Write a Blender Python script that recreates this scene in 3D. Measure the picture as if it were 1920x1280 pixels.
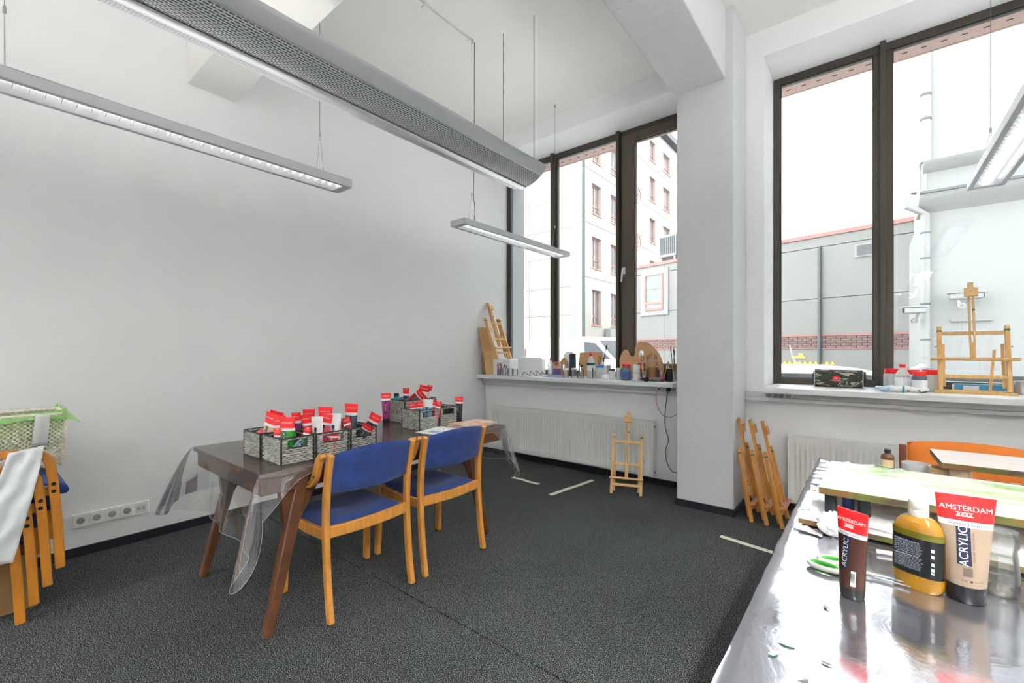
import bpy, bmesh, math, random
from math import pi, sin, cos, radians as R
from mathutils import Matrix, Vector as V
random.seed(7)
D = bpy.data
C = bpy.context.scene.collection
for o in list(D.objects): D.objects.remove(o)
SC = bpy.context.scene

# ---------------------------------------------------------------- camera, sky, exposure
cam = D.cameras.new('camera'); cam.sensor_width = 36; cam.lens = 36*828/1920
cam.shift_y = 19/1920; cam.clip_start = .02; cam.clip_end = 300
co = D.objects.new('camera', cam); C.objects.link(co)
co.location = (3.85, -4.19, 1.28); co.rotation_euler = (R(90), 0, R(39.1))
SC.camera = co
W = D.worlds.new('overcast_sky'); SC.world = W; W.use_nodes = True
nt = W.node_tree; bg = nt.nodes['Background']
SKY = 1.9
tc = nt.nodes.new('ShaderNodeTexCoord'); nz = nt.nodes.new('ShaderNodeTexNoise')
nz.inputs['Scale'].default_value = 2.2; nz.inputs['Detail'].default_value = 5
rp = nt.nodes.new('ShaderNodeValToRGB')
rp.color_ramp.elements[0].position = .3; rp.color_ramp.elements[0].color = (.90, .93, .97, 1)
rp.color_ramp.elements[1].position = .7; rp.color_ramp.elements[1].color = (.98, .99, 1, 1)
nt.links.new(tc.outputs['Generated'], nz.inputs['Vector']); nt.links.new(nz.outputs['Fac'], rp.inputs['Fac'])
nt.links.new(rp.outputs['Color'], bg.inputs['Color']); bg.inputs['Strength'].default_value = SKY
LAMP, UP = (2.6, 60.0), (2.8, 12.5)      # lamps in view dimmed; unseen lamps and top strips are added to brighten the room
vs = SC.view_settings
vs.view_transform = 'Standard'; vs.look = 'None'; vs.gamma = 1; vs.exposure = 2.1
vs.use_curve_mapping = False
SC.display_settings.display_device = 'sRGB'

# ---------------------------------------------------------------- materials
def s2l(c):
    return tuple((x/12.92 if x <= .04045 else ((x+.055)/1.055)**2.4) for x in [q/255 for q in c])+(1,)
def base(name):
    m = D.materials.new(name); m.use_nodes = True
    n = m.node_tree; b = n.nodes['Principled BSDF']; return m, n, b
def mat(name, rgb, rough=.5, metal=0, var=.06, vs=30, bump=0, bs=200, spec=.5, coat=0, alpha=1, stretch=(1, 1, 1), trans=0, sheen=0):
    m, n, b = base(name); c = s2l(rgb)
    t = n.nodes.new('ShaderNodeTexCoord'); mp = n.nodes.new('ShaderNodeMapping')
    mp.inputs['Scale'].default_value = stretch
    n.links.new(t.outputs['Object'], mp.inputs['Vector'])
    z = n.nodes.new('ShaderNodeTexNoise'); z.inputs['Scale'].default_value = vs; z.inputs['Detail'].default_value = 3
    n.links.new(mp.outputs['Vector'], z.inputs['Vector'])
    r = n.nodes.new('ShaderNodeValToRGB')
    r.color_ramp.elements[0].position = .3; r.color_ramp.elements[1].position = .7
    r.color_ramp.elements[0].color = tuple(max(0, x*(1-var)) for x in c[:3])+(1,)
    r.color_ramp.elements[1].color = tuple(min(1, x*(1+var)) for x in c[:3])+(1,)
    n.links.new(z.outputs['Fac'], r.inputs['Fac']); n.links.new(r.outputs['Color'], b.inputs['Base Color'])
    b.inputs['Roughness'].default_value = rough; b.inputs['Metallic'].default_value = metal
    b.inputs['Specular IOR Level'].default_value = spec
    b.inputs['Coat Weight'].default_value = coat; b.inputs['Alpha'].default_value = alpha
    b.inputs['Transmission Weight'].default_value = trans; b.inputs['Sheen Weight'].default_value = sheen
    if bump:
        z2 = n.nodes.new('ShaderNodeTexNoise'); z2.inputs['Scale'].default_value = bs; z2.inputs['Detail'].default_value = 4
        n.links.new(mp.outputs['Vector'], z2.inputs['Vector'])
        bp = n.nodes.new('ShaderNodeBump'); bp.inputs['Strength'].default_value = bump; bp.inputs['Distance'].default_value = .01
        n.links.new(z2.outputs['Fac'], bp.inputs['Height']); n.links.new(bp.outputs['Normal'], b.inputs['Normal'])
    return m
def clear(name, tint=(1, 1, 1), gloss=.08, rough=.03, haze=0, hazecol=(.9, .92, .93)):
    """thin see-through sheet: transparent + fresnel gloss + a little milky scatter"""
    m = D.materials.new(name); m.use_nodes = True; n = m.node_tree; n.nodes.clear()
    out = n.nodes.new('ShaderNodeOutputMaterial'); tr = n.nodes.new('ShaderNodeBsdfTransparent'); gl = n.nodes.new('ShaderNodeBsdfGlossy')
    tr.inputs['Color'].default_value = tint+(1,); gl.inputs['Roughness'].default_value = rough
    lw = n.nodes.new('ShaderNodeLayerWeight'); lw.inputs['Blend'].default_value = .25
    mu = n.nodes.new('ShaderNodeMath'); mu.operation = 'MULTIPLY_ADD'; mu.inputs[1].default_value = .7; mu.inputs[2].default_value = gloss
    n.links.new(lw.outputs['Fresnel'], mu.inputs[0])
    t = n.nodes.new('ShaderNodeTexCoord'); z = n.nodes.new('ShaderNodeTexNoise'); z.inputs['Scale'].default_value = 9
    n.links.new(t.outputs['Object'], z.inputs['Vector'])
    bp = n.nodes.new('ShaderNodeBump'); bp.inputs['Strength'].default_value = .12; bp.inputs['Distance'].default_value = .01
    n.links.new(z.outputs['Fac'], bp.inputs['Height']); n.links.new(bp.outputs['Normal'], gl.inputs['Normal'])
    mx = n.nodes.new('ShaderNodeMixShader'); n.links.new(mu.outputs[0], mx.inputs[0])
    last = tr.outputs[0]
    if haze:
        df = n.nodes.new('ShaderNodeBsdfDiffuse'); df.inputs['Color'].default_value = hazecol+(1,)
        m2 = n.nodes.new('ShaderNodeMixShader'); m2.inputs[0].default_value = haze
        n.links.new(tr.outputs[0], m2.inputs[1]); n.links.new(df.outputs[0], m2.inputs[2]); last = m2.outputs[0]
    n.links.new(last, mx.inputs[1]); n.links.new(gl.outputs[0], mx.inputs[2]); n.links.new(mx.outputs[0], out.inputs[0])
    return m
def emit(name, col, s):
    m, n, b = base(name); b.inputs['Base Color'].default_value = col+(1,)
    b.inputs['Emission Color'].default_value = col+(1,); b.inputs['Emission Strength'].default_value = s; return m
def ramp_mat(name, stops, scale=8, stretch=(1, 1, 1), rough=.5, detail=4, metal=0, bump=0, const=False, dist=0):
    m, n, b = base(name)
    t = n.nodes.new('ShaderNodeTexCoord'); mp = n.nodes.new('ShaderNodeMapping'); mp.inputs['Scale'].default_value = stretch
    n.links.new(t.outputs['Object'], mp.inputs['Vector'])
    z = n.nodes.new('ShaderNodeTexNoise'); z.inputs['Scale'].default_value = scale; z.inputs['Detail'].default_value = detail
    z.inputs['Distortion'].default_value = dist
    n.links.new(mp.outputs['Vector'], z.inputs['Vector'])
    r = n.nodes.new('ShaderNodeValToRGB'); e = r.color_ramp.elements
    if const: r.color_ramp.interpolation = 'CONSTANT'
    while len(e) < len(stops): e.new(.5)
    for i, (p, c) in enumerate(stops): e[i].position = p; e[i].color = s2l(c)
    n.links.new(z.outputs['Fac'], r.inputs['Fac']); n.links.new(r.outputs['Color'], b.inputs['Base Color'])
    b.inputs['Roughness'].default_value = rough; b.inputs['Metallic'].default_value = metal
    if bump:
        bp = n.nodes.new('ShaderNodeBump'); bp.inputs['Strength'].default_value = bump; bp.inputs['Distance'].default_value = .01
        n.links.new(z.outputs['Fac'], bp.inputs['Height']); n.links.new(bp.outputs['Normal'], b.inputs['Normal'])
    return m
K = {}
K['wall'] = mat('wall_paint', (235, 236, 237), .7, var=.012, vs=3, bump=.03, bs=90)
K['ceil'] = mat('ceiling_paint', (233, 232, 228), .8, var=.012, vs=3, bump=.10, bs=70)
K['plaster'] = mat('rough_plaster', (214, 215, 217), .8, var=.03, vs=60, bump=.5, bs=55)
K['colpaint'] = mat('column_plaster', (206, 208, 212), .7, var=.02, vs=40, bump=.22, bs=60)
K['sill'] = mat('sill_laminate', (226, 228, 229), .35, var=.012, vs=20)
K['trunk'] = mat('trunking_plastic', (214, 216, 217), .4, var=.01)
K['frame'] = mat('window_aluminium', (74, 68, 61), .38, .35, var=.05, vs=12)
K['frameb'] = mat('window_sash_brown', (92, 80, 68), .4, .3, var=.05, vs=12)
K['dark'] = mat('dark_gasket', (30, 31, 33), .5)
K['black'] = mat('black_plastic', (22, 23, 26), .4)
K['base'] = mat('dark_baseboard', (24, 26, 36), .45)
K['white'] = mat('white_plastic', (232, 233, 232), .35, var=.012)
K['paper'] = mat('white_paper', (236, 238, 240), .7, var=.02)
K['radi'] = mat('radiator_enamel', (228, 229, 227), .35, var=.01)
K['alu'] = mat('silver_aluminium', (192, 194, 198), .45, .12, var=.03, vs=8)
K['alul'] = mat('pale_aluminium', (206, 208, 211), .45, .3, var=.02, vs=8)
K['steel'] = mat('steel', (170, 172, 174), .28, .9, var=.04)
K['beech'] = mat('beech_wood', (204, 140, 62), .38, var=.16, vs=14, stretch=(3, 3, .6), bump=.05, bs=60, coat=.25)
K['beechb'] = mat('bent_beech_laminate', (190, 122, 38), .35, var=.14, vs=14, stretch=(3, 3, .6), coat=.3)
K['pine'] = mat('pale_pine', (214, 172, 110), .5, var=.12, vs=22, stretch=(3, 3, .5))
K['pined'] = mat('amber_pine', (192, 132, 60), .45, var=.16, vs=22, stretch=(3, 3, .5))
K['walnut'] = mat('dark_walnut', (92, 56, 36), .3, var=.3, vs=18, stretch=(6, .5, 1), coat=.4)
K['blue'] = mat('blue_velour', (32, 58, 122), .85, var=.2, vs=16, bump=.15, bs=300, sheen=.12)
K['wick'] = ramp_mat('grey_wicker', [(.3, (128, 128, 120)), (.52, (176, 176, 168)), (.72, (216, 216, 208))], 40, rough=.7, stretch=(1, 1, 3))
K['wire'] = mat('black_wire', (38, 38, 38), .5)
K['red'] = mat('red_print', (234, 22, 26), .4, var=.03)
K['kraft'] = mat('kraft_cardboard', (150, 118, 74), .8, var=.07, vs=10)
K['tape'] = mat('masking_tape', (206, 204, 188), .7, var=.05, vs=40)
K['mdf'] = mat('brown_hardboard', (196, 148, 98), .6, var=.06, vs=30)
K['ply'] = mat('palette_plywood', (200, 154, 112), .5, var=.12, vs=9, stretch=(1, 1, 7))
K['glass'] = clear('window_glass', (.97, .99, .98), .03, .0)
K['jar'] = clear('jar_glass', (.975, .985, .98), .10, .02, .025)
K['film'] = clear('clear_film', (.93, .94, .95), .10, .05, .05)
K['bag'] = clear('white_translucent_plastic', (.8, .82, .82), .04, .3, .72, (.86, .88, .88))
K['greenbag'] = clear('green_bin_liner', (.62, .95, .42), .05, .25, .45, (.42, .82, .25))
K['amber'] = clear('amber_glass', (.55, .26, .05), .10, .03, .18, (.35, .15, .03))
K['water'] = clear('water', (.97, .985, .98), .08, .0)

# ---------------------------------------------------------------- mesh building
class MB:
    def __init__(s): s.v = []; s.f = []; s.uv = None
    def add(s, vs, fs, M=None):
        o = len(s.v); s.v += [tuple(M @ V(p)) if M else tuple(p) for p in vs]; s.f += [tuple(i+o for i in f) for f in fs]; return s
    def box(s, x0, x1, y0, y1, z0, z1, M=None):
        return s.add([(x0, y0, z0), (x1, y0, z0), (x1, y1, z0), (x0, y1, z0), (x0, y0, z1), (x1, y0, z1), (x1, y1, z1), (x0, y1, z1)],
                     [(0, 3, 2, 1), (4, 5, 6, 7), (0, 1, 5, 4), (1, 2, 6, 5), (2, 3, 7, 6), (3, 0, 4, 7)], M)
    def cbox(s, c, d, M=None):
        return s.box(c[0]-d[0]/2, c[0]+d[0]/2, c[1]-d[1]/2, c[1]+d[1]/2, c[2]-d[2]/2, c[2]+d[2]/2, M)
    def bar(s, a, b, w, d, side=(1, 0, 0)):
        a = V(a); b = V(b); t = (b-a).normalized(); sd = V(side); sd = (sd-t*sd.dot(t)).normalized(); n = t.cross(sd)
        vs = [p+sd*(w/2*i)+n*(d/2*j) for p in (a, b) for i, j in ((-1, -1), (1, -1), (1, 1), (-1, 1))]
        return s.add(vs, [(0, 3, 2, 1), (4, 5, 6, 7), (0, 1, 5, 4), (1, 2, 6, 5), (2, 3, 7, 6), (3, 0, 4, 7)])
    def sweep(s, pts, w, d, side=(0, 1, 0)):
        """rectangular section along a path; w along the fixed side vector, d in the bending plane"""
        pts = [V(p) for p in pts]; sd = V(side).normalized(); o = len(s.v); n = len(pts)
        for i, p in enumerate(pts):
            t = (pts[min(i+1, n-1)]-pts[max(i-1, 0)]).normalized(); q = t.cross(sd).normalized()
            dd = d[i] if isinstance(d, (list, tuple)) else d
            for a, b in ((-1, -1), (1, -1), (1, 1), (-1, 1)): s.v.append(tuple(p+sd*(w/2*a)+q*(dd/2*b)))
        for i in range(n-1):
            for k in range(4):
                a = o+i*4+k; b = o+i*4+(k+1) % 4; s.f.append((a, b, b+4, a+4))
        s.f.append((o+3, o+2, o+1, o)); e = o+(n-1)*4; s.f.append((e, e+1, e+2, e+3)); return s
    def tube(s, pts, r, n=8, closed=False, caps=True):
        pts = [V(p) for p in pts]; N = len(pts); o = len(s.v); up = None
        for i, p in enumerate(pts):
            if closed: t = (pts[(i+1) % N]-pts[i-1]).normalized()
            else: t = (pts[min(i+1, N-1)]-pts[max(i-1, 0)]).normalized()
            if up is None: up = V((0, 0, 1)) if abs(t.z) < .9 else V((1, 0, 0))
            up = (up-t*up.dot(t)).normalized(); sd = t.cross(up); rr = r[i] if isinstance(r, (list, tuple)) else r
            for k in range(n):
                a = 2*pi*k/n; s.v.append(tuple(p+up*(rr*cos(a))+sd*(rr*sin(a))))
        for i in range(N if closed else N-1):
            for k in range(n):
                a = o+i*n+k; b = o+i*n+(k+1) % n; j = ((i+1) % N)*n
                s.f.append((a, b, o+j+(k+1) % n, o+j+k))
        if caps and not closed:
            s.f.append(tuple(o+k for k in range(n))[::-1]); s.f.append(tuple(o+(N-1)*n+k for k in range(n)))
        return s
    def lathe(s, prof, n=20, c=(0, 0, 0), sx=1, sy=1, M=None):
        vs = []; fs = []; m = len(prof)
        for r, z in prof:
            for k in range(n):
                a = 2*pi*k/n; vs.append((c[0]+r*cos(a)*sx, c[1]+r*sin(a)*sy, c[2]+z))
        for i in range(m-1):
            for k in range(n): fs.append((i*n+k, i*n+(k+1) % n, (i+1)*n+(k+1) % n, (i+1)*n+k))
        if prof[0][0] > 1e-6: fs.append(tuple(range(n))[::-1])
        if prof[-1][0] > 1e-6: fs.append(tuple((m-1)*n+k for k in range(n)))
        return s.add(vs, fs, M)
    def prism(s, poly, z0, z1, M=None):
        n = len(poly); vs = [(x, y, z0) for x, y in poly]+[(x, y, z1) for x, y in poly]
        fs = [tuple(range(n))[::-1], tuple(range(n, 2*n))]+[(i, (i+1) % n, (i+1) % n+n, i+n) for i in range(n)]
        return s.add(vs, fs, M)
    def grid(s, fn, nu, nv, cu=False, uvs=None):
        o = len(s.v); s.uvmap = {}
        for i in range(nu+(0 if cu else 1)):
            for j in range(nv+1):
                s.v.append(tuple(fn(i/nu, j/nv)))
                if uvs: s.uvmap[len(s.v)-1] = uvs(i/nu, j/nv)
        for i in range(nu):
            for j in range(nv):
                a = i*(nv+1)+j; b = ((i+1) % nu if cu else i+1)*(nv+1)+j
                s.f.append((o+a, o+b, o+b+1, o+a+1))
        if uvs: s.uv = s.uvmap
        return s
    def sphere(s, c, r, n=10, sc=(1, 1, 1)):
        pr = [(0, -1)]+[(cos(-pi/2+pi*i/(n//2)), sin(-pi/2+pi*i/(n//2))) for i in range(1, n//2)]+[(0, 1)]
        return s.lathe([(a*r, b*r*sc[2]) for a, b in pr], n, c, sc[0], sc[1])
    def mesh(s, name, mt, smooth=True, ang=38):
        me = D.meshes.new(name); me.from_pydata(s.v, [], s.f)
        if s.uv:
            ul = me.uv_layers.new(name='UVMap')
            for l in me.loops: ul.data[l.index].uv = s.uv[l.vertex_index]
        bm = bmesh.new(); bm.from_mesh(me); bmesh.ops.remove_doubles(bm, verts=bm.verts, dist=1e-6)
        bmesh.ops.recalc_face_normals(bm, faces=bm.faces)
        if smooth:
            for f in bm.faces: f.smooth = True
        bm.to_mesh(me); bm.free()
        if smooth: me.set_sharp_from_angle(angle=R(ang))
        me.materials.append(K[mt] if isinstance(mt, str) else mt); return me
    def build(s, name, mt, parent=None, loc=(0, 0, 0), rot=(0, 0, 0), bev=0, seg=2, solid=0, sub=0, smooth=True):
        return link(name, s.mesh(name, mt, smooth), parent, loc, rot, bev, seg, solid, sub)
def link(name, me, parent=None, loc=(0, 0, 0), rot=(0, 0, 0), bev=0, seg=2, solid=0, sub=0):
    o = D.objects.new(name, me); C.objects.link(o); o.location = loc; o.rotation_euler = rot
    if parent: o.parent = parent
    if sub: m = o.modifiers.new('smooth', 'SUBSURF'); m.levels = sub; m.render_levels = sub
    if solid: m = o.modifiers.new('thickness', 'SOLIDIFY'); m.thickness = solid; m.offset = 0
    if bev: m = o.modifiers.new('bevel', 'BEVEL'); m.width = bev; m.segments = seg; m.limit_method = 'ANGLE'; m.angle_limit = R(40)
    return o
def tag(o, label, cat, group=None, kind=None):
    o['label'] = label; o['category'] = cat
    if group: o['group'] = group
    if kind: o['kind'] = kind
    return o
def thing(name, label, cat, loc=(0, 0, 0), rot=(0, 0, 0), group=None):
    o = D.objects.new(name, None); C.objects.link(o); o.location = loc
    o.rotation_euler = rot if isinstance(rot, (tuple, list)) else (0, 0, rot)
    o.empty_display_size = .05; return tag(o, label, cat, group)
def struct(name, mb, mt, bev=0, parent=None):
    o = mb.build(name, mt, parent, bev=bev)
    if not parent: o['kind'] = 'structure'
    return o
def dup(root, loc, rot, label, group=None):
    r = root.copy(); C.objects.link(r); r.location = loc
    r.rotation_euler = rot if isinstance(rot, (tuple, list)) else (0, 0, rot)
    r['label'] = label
    if group: r['group'] = group
    for ch in list(root.children):
        c = ch.copy(); C.objects.link(c); c.parent = r
        for g in list(ch.children):
            d = g.copy(); C.objects.link(d); d.parent = c
    return r
_tx = {}
def text2d(body, size, ax='CENTER'):
    k = (body, size, ax)
    if k not in _tx:
        cu = D.curves.new('lettering', 'FONT'); cu.body = body; cu.size = size; cu.align_x = ax; cu.align_y = 'CENTER'; cu.offset = 0
        o = D.objects.new('lettering', cu); C.objects.link(o); bpy.context.view_layer.update()
        me = D.meshes.new_from_object(o.evaluated_get(bpy.context.evaluated_depsgraph_get()))
        _tx[k] = ([tuple(v.co) for v in me.vertices], [tuple(p.vertices) for p in me.polygons])
        D.objects.remove(o); D.meshes.remove(me); D.curves.remove(cu)
    return _tx[k]
def plate(outline, holes, th):
    """flat plate with holes in XY, centred on z=0 -> (verts, faces)"""
    cu = D.curves.new('plate', 'CURVE'); cu.dimensions = '2D'; cu.fill_mode = 'BOTH'; cu.extrude = th/2
    for ring in [outline]+holes:
        sp = cu.splines.new('POLY'); sp.points.add(len(ring)-1); sp.use_cyclic_u = True
        for p, q in zip(sp.points, ring): p.co = (q[0], q[1], 0, 1)
    o = D.objects.new('plate', cu); C.objects.link(o); bpy.context.view_layer.update()
    me = D.meshes.new_from_object(o.evaluated_get(bpy.context.evaluated_depsgraph_get()))
    r = ([tuple(v.co) for v in me.vertices], [tuple(p.vertices) for p in me.polygons])
    D.objects.remove(o); D.meshes.remove(me); D.curves.remove(cu); return r
def rrect(w, h, r, n=5, cx=0, cy=0):
    out = []
    for sx, sy, a0 in ((1, 1, 0), (-1, 1, 90), (-1, -1, 180), (1, -1, 270)):
        for i in range(n+1):
            a = R(a0+90*i/n); out.append((cx+sx*(w/2-r)+r*cos(a), cy+sy*(h/2-r)+r*sin(a)))
    return out
def spline(pts, n=8):
    pts = [V(p) for p in pts]; P = [pts[0]*2-pts[1]]+pts+[pts[-1]*2-pts[-2]]; out = []
    for i in range(1, len(P)-2):
        a, b, c, d = P[i-1:i+3]
        for k in range(n):
            t = k/n; out.append(.5*((2*b)+(c-a)*t+(2*a-5*b+4*c-d)*t*t+(3*b-a-3*c+d)*t**3))
    out.append(pts[-1]); return out

# ================================================================ STRUCTURE
XR, YR, CZ, SZ = 8.6, -7.2, 3.965, .992     # right wall, rear wall, ceiling, sill top
fl = struct('floor', MB().box(-.3, XR+.3, YR-.3, .6, -.22, -.012), mat('subfloor', (40, 42, 42), .9))
# grey speckled carpet laid in sheets, with a real joint between them
m, n, b = base('carpet')
t = n.nodes.new('ShaderNodeTexCoord'); z = n.nodes.new('ShaderNodeTexNoise'); z.inputs['Scale'].default_value = 250; z.inputs['Detail'].default_value = 1.5
r = n.nodes.new('ShaderNodeValToRGB'); e = r.color_ramp.elements; e.new(.5)
for i, (p, c) in enumerate([(.38, (31, 33, 33)), (.55, (57, 60, 60)), (.64, (160, 164, 162))]): e[i].position = p; e[i].color = s2l(c)
z2 = n.nodes.new('ShaderNodeTexNoise'); z2.inputs['Scale'].default_value = 1.3; z2.inputs['Detail'].default_value = 4
mx = n.nodes.new('ShaderNodeMix'); mx.data_type = 'RGBA'; mx.blend_type = 'MULTIPLY'; mx.inputs[0].default_value = .5
n.links.new(t.outputs['Object'], z.inputs['Vector']); n.links.new(t.outputs['Object'], z2.inputs['Vector'])
n.links.new(z.outputs['Fac'], r.inputs['Fac']); n.links.new(r.outputs['Color'], mx.inputs[6]); n.links.new(z2.outputs['Fac'], mx.inputs[7])
n.links.new(mx.outputs[2], b.inputs['Base Color']); b.inputs['Roughness'].default_value = .95; b.inputs['Specular IOR Level'].default_value = .15
bp = n.nodes.new('ShaderNodeBump'); bp.inputs['Strength'].default_value = .5; bp.inputs['Distance'].default_value = .004
n.links.new(z.outputs['Fac'], bp.inputs['Height']); n.links.new(bp.outputs['Normal'], b.inputs['Normal']); K['carpet'] = m
for y0, y1 in ((YR, -6.732), (-6.728, -2.732), (-2.726, 0.02)):
    MB().box(0, XR, y0, y1, -.012, 0).build('carpet_sheet', 'carpet', fl, bev=.002, seg=1)
struct('ceiling', MB().box(-.3, XR+.3, YR-.3, .6, CZ, CZ+.25), 'ceil')
struct('wall_left', MB().box(-.3, 0, YR-.3, .8, -.2, CZ+.2), 'wall')
struct('wall_right', MB().box(XR, XR+.3, YR-.3, .8, -.2, CZ+.2), 'wall')
struct('wall_rear', MB().box(-.3, XR+.3, YR-.3, YR, -.2, CZ+.2), 'wall')
# window wall: parapet, lintel and piers round three openings
OP = [(0.0, 2.62), (3.16, 5.62), (6.1, 8.4)]
WT, WZ = .52, 3.745
bw = MB().box(0, XR, 0, WT, -.2, .94).box(0, XR, 0, WT, WZ, CZ+.1)
for a, c in ((2.62, 3.16), (5.62, 6.1), (8.4, 8.6)): bw.box(a, c, 0, WT, .94, WZ)
struct('wall_window', bw, 'wall', .004)
# column, the beam that runs into it, and the cross beam from the left wall
struct('trim_1', MB().box(2.59, 3.025, -.455, .0, 0, CZ), 'colpaint', .006)
struct('trim_2', MB().box(2.573, 2.968, YR, -.455, 3.42, CZ), 'plaster', .008)
struct('trim_3', MB().box(0, 2.573, -3.19, -2.88, 3.222, CZ), 'ceil', .006)
# baseboards
struct('baseboard_left', MB().box(0, .014, YR, 0, 0, .058), 'base', .002)
struct('baseboard_window', MB().box(.014, 2.59, -.014, 0, 0, .058).box(3.025, XR, -.014, 0, 0, .058), 'base', .002)
struct('baseboard_column', MB().box(2.578, 3.037, -.467, -.455, 0, .058).box(2.578, 2.59, -.455, -.014, 0, .058).box(3.025, 3.037, -.455, -.014, 0, .058), 'base', .002)
# sills
struct('trim_4', MB().box(.005, 2.46, -.17, .44, SZ-.042, SZ).box(2.46, 2.585, 0, .44, SZ-.042, SZ), 'sill', .004)
struct('trim_5', MB().box(3.18, 5.6, -.17, .44, SZ-.042, SZ), 'sill', .004)
struct('trim_7', MB().box(6.1, 8.4, -.17, .44, SZ-.042, SZ), 'sill', .004)
# outer reveal left of window 1 and sun-blind soffits outside
K['reveal'] = mat('outer_reveal', (120, 123, 128), .6)
struct('trim_8', MB().box(-.3, .0, .8, .82, .3, 4.2).box(-.02, 0.012, .53, .80, .95, WZ), 'reveal')
K['soffit'] = mat('soffit_pink', (196, 164, 154), .7)
for i, (a, c) in enumerate(OP):
    so = struct('trim_%d' % (9+i), MB().box(a, c, .53, .70, 3.705, 3.80).box(a, c, .70, .715, 3.700, 4.0), 'soffit')
    k = MB(); x = a+.08
    while x < c-.05: k.box(x, x+.035, .60, .612, 3.702, 3.7045); x += .115
    k.build('vent_slot', 'dark', so)['kind'] = 'stuff'

def window(n, x0, x1, mull, sash=None):
    y0, y1, z0, z1 = .43, .50, SZ-.01, WZ
    fr = MB().box(x0, x0+.05, y0, y1, z0, z1).box(x1-.05, x1, y0, y1, z0, z1).box(x0+.05, x1-.05, y0, y1, z1-.062, z1).box(x0+.05, x1-.05, y0, y1, z0, z0+.065)
    w = struct('window_%d' % n, fr, 'frame', .003)
    edges = [x0+.05]
    for a, c in mull:
        mm = MB().box(a, c, y0+.005, y1, z0+.065, z1-.062).box((a+c)/2-.018, (a+c)/2+.018, y0-.05, y0+.005, z0, z1+.0)
        mm.build('mullion', 'frame', w, bev=.003); edges += [a, c]
    edges.append(x1-.05)
    for i in range(0, len(edges), 2):
        a, c = edges[i], edges[i+1]; zz0, zz1 = z0+.065, z1-.062
        if sash == i//2:
            s = MB().box(a, a+.15, y0-.012, y1-.01, zz0, zz1).box(c-.15, c, y0-.012, y1-.01, zz0, zz1).box(a+.15, c-.15, y0-.012, y1-.01, zz1-.085, zz1).box(a+.15, c-.15, y0-.012, y1-.01, zz0, zz0+.1)
            so = s.build('sash', 'frameb', w, bev=.004)
            h = MB().cbox((a+.04, y0-.02, 2.18), (.028, .014, .075)).tube([(a+.04, y0-.022, 2.185), (a+.04, y0-.06, 2.185)], .01).bar((a+.04, y0-.06, 2.20), (a+.02, y0-.055, 2.05), .018, .014)
            h.build('window_handle', 'white', so, bev=.003)
            a += .15; c -= .15; zz0 += .1; zz1 -= .085
        g = MB().box(a-.008, c+.008, y0+.022, y0+.028, zz0-.008, zz1+.008).build('pane', 'glass', w)
        MB().box(a, a+.006, y0+.012, y0+.022, zz0, zz1).box(c-.006, c, y0+.012, y0+.022, zz0, zz1).box(a, c, y0+.012, y0+.022, zz1-.006, zz1).box(a, c, y0+.012, y0+.022, zz0, zz0+.006).build('gasket', 'dark', w)
    return w
window(1, .003, 2.62, [(.725, .81), (1.62, 1.68)], 2)
window(2, 3.165, 5.62, [(3.865, 3.985), (4.78, 4.90)])
window(3, 6.1, 8.4, [(6.8, 6.92), (7.6, 7.72)])
# window portals only guide the sampling of the daylight
for i, (a, c) in enumerate(OP):
    l = D.lights.new('daylight_portal', 'AREA'); l.shape = 'RECTANGLE'; l.size = c-a; l.size_y = WZ-SZ; l.cycles.is_portal = True
    o = D.objects.new('daylight_portal', l); C.objects.link(o); o.location = ((a+c)/2, .56, (WZ+SZ)/2); o.rotation_euler = (R(-90), 0, 0)
# cable trunking under the sills with its sockets
def socket(parent, x, y, z, r=.021):
    q = MB().lathe([(r, 0), (r, .003), (r*.86, .003), (r*.82, -.006), (0, -.006)], 18, M=Matrix.Translation((x, y, z)) @ Matrix.Rotation(R(90), 4, 'X'))
    s = q.build('socket_cup', K['sockgrey'], parent)
    MB().lathe([(.0035, 0), (.0035, .0012), (0, .0012)], 8, M=Matrix.Translation((x-.008, y-.0005+.006, z)) @ Matrix.Rotation(R(90), 4, 'X')).lathe([(.0035, 0), (.0035, .0012), (0, .0012)], 8, M=Matrix.Translation((x+.008, y-.0005+.006, z)) @ Matrix.Rotation(R(90), 4, 'X')).build('socket_holes', 'black', s)
K['sockgrey'] = mat('socket_grey', (168, 170, 166), .4)
for x0, x1, lab, socks in ((.01, 2.585, 'white cable trunking running under the sill of the left window', (2.31, 2.385, 2.43)),
                           (3.03, 8.58, 'white cable trunking running under the sill right of the column', (3.20, 3.245, 3.29, 3.338))):
    tk = thing('cable_trunking', lab, 'trunking', ((x0+x1)/2, -.03, .875)); ox = (x0+x1)/2
    MB().box(x0-ox, x1-ox, -.03, .028, 0, .028).build('lower_cover', 'trunk', tk, bev=.003)
    MB().box(x0-ox, x1-ox, -.025, .028, .03, .073).build('upper_cover', 'trunk', tk, bev=.002)
    MB().box(x0-ox, x1-ox, -.018, .028, .026, .032).build('seam', 'sockgrey', tk)
    fp = MB().box(socks[0]-.045-ox, socks[-1]+.03-ox, -.030, -.024, .032, .071).build('socket_plate', 'white', tk, bev=.002)
    for x in socks: socket(tk, x-ox, -.030, .052, .019)
    if x0 > 3:
        MB().box(socks[0]-.058-ox, socks[0]-.028-ox, -.032, -.03, .036, .068).build('data_port', 'trunk', tk, bev=.001)
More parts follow.
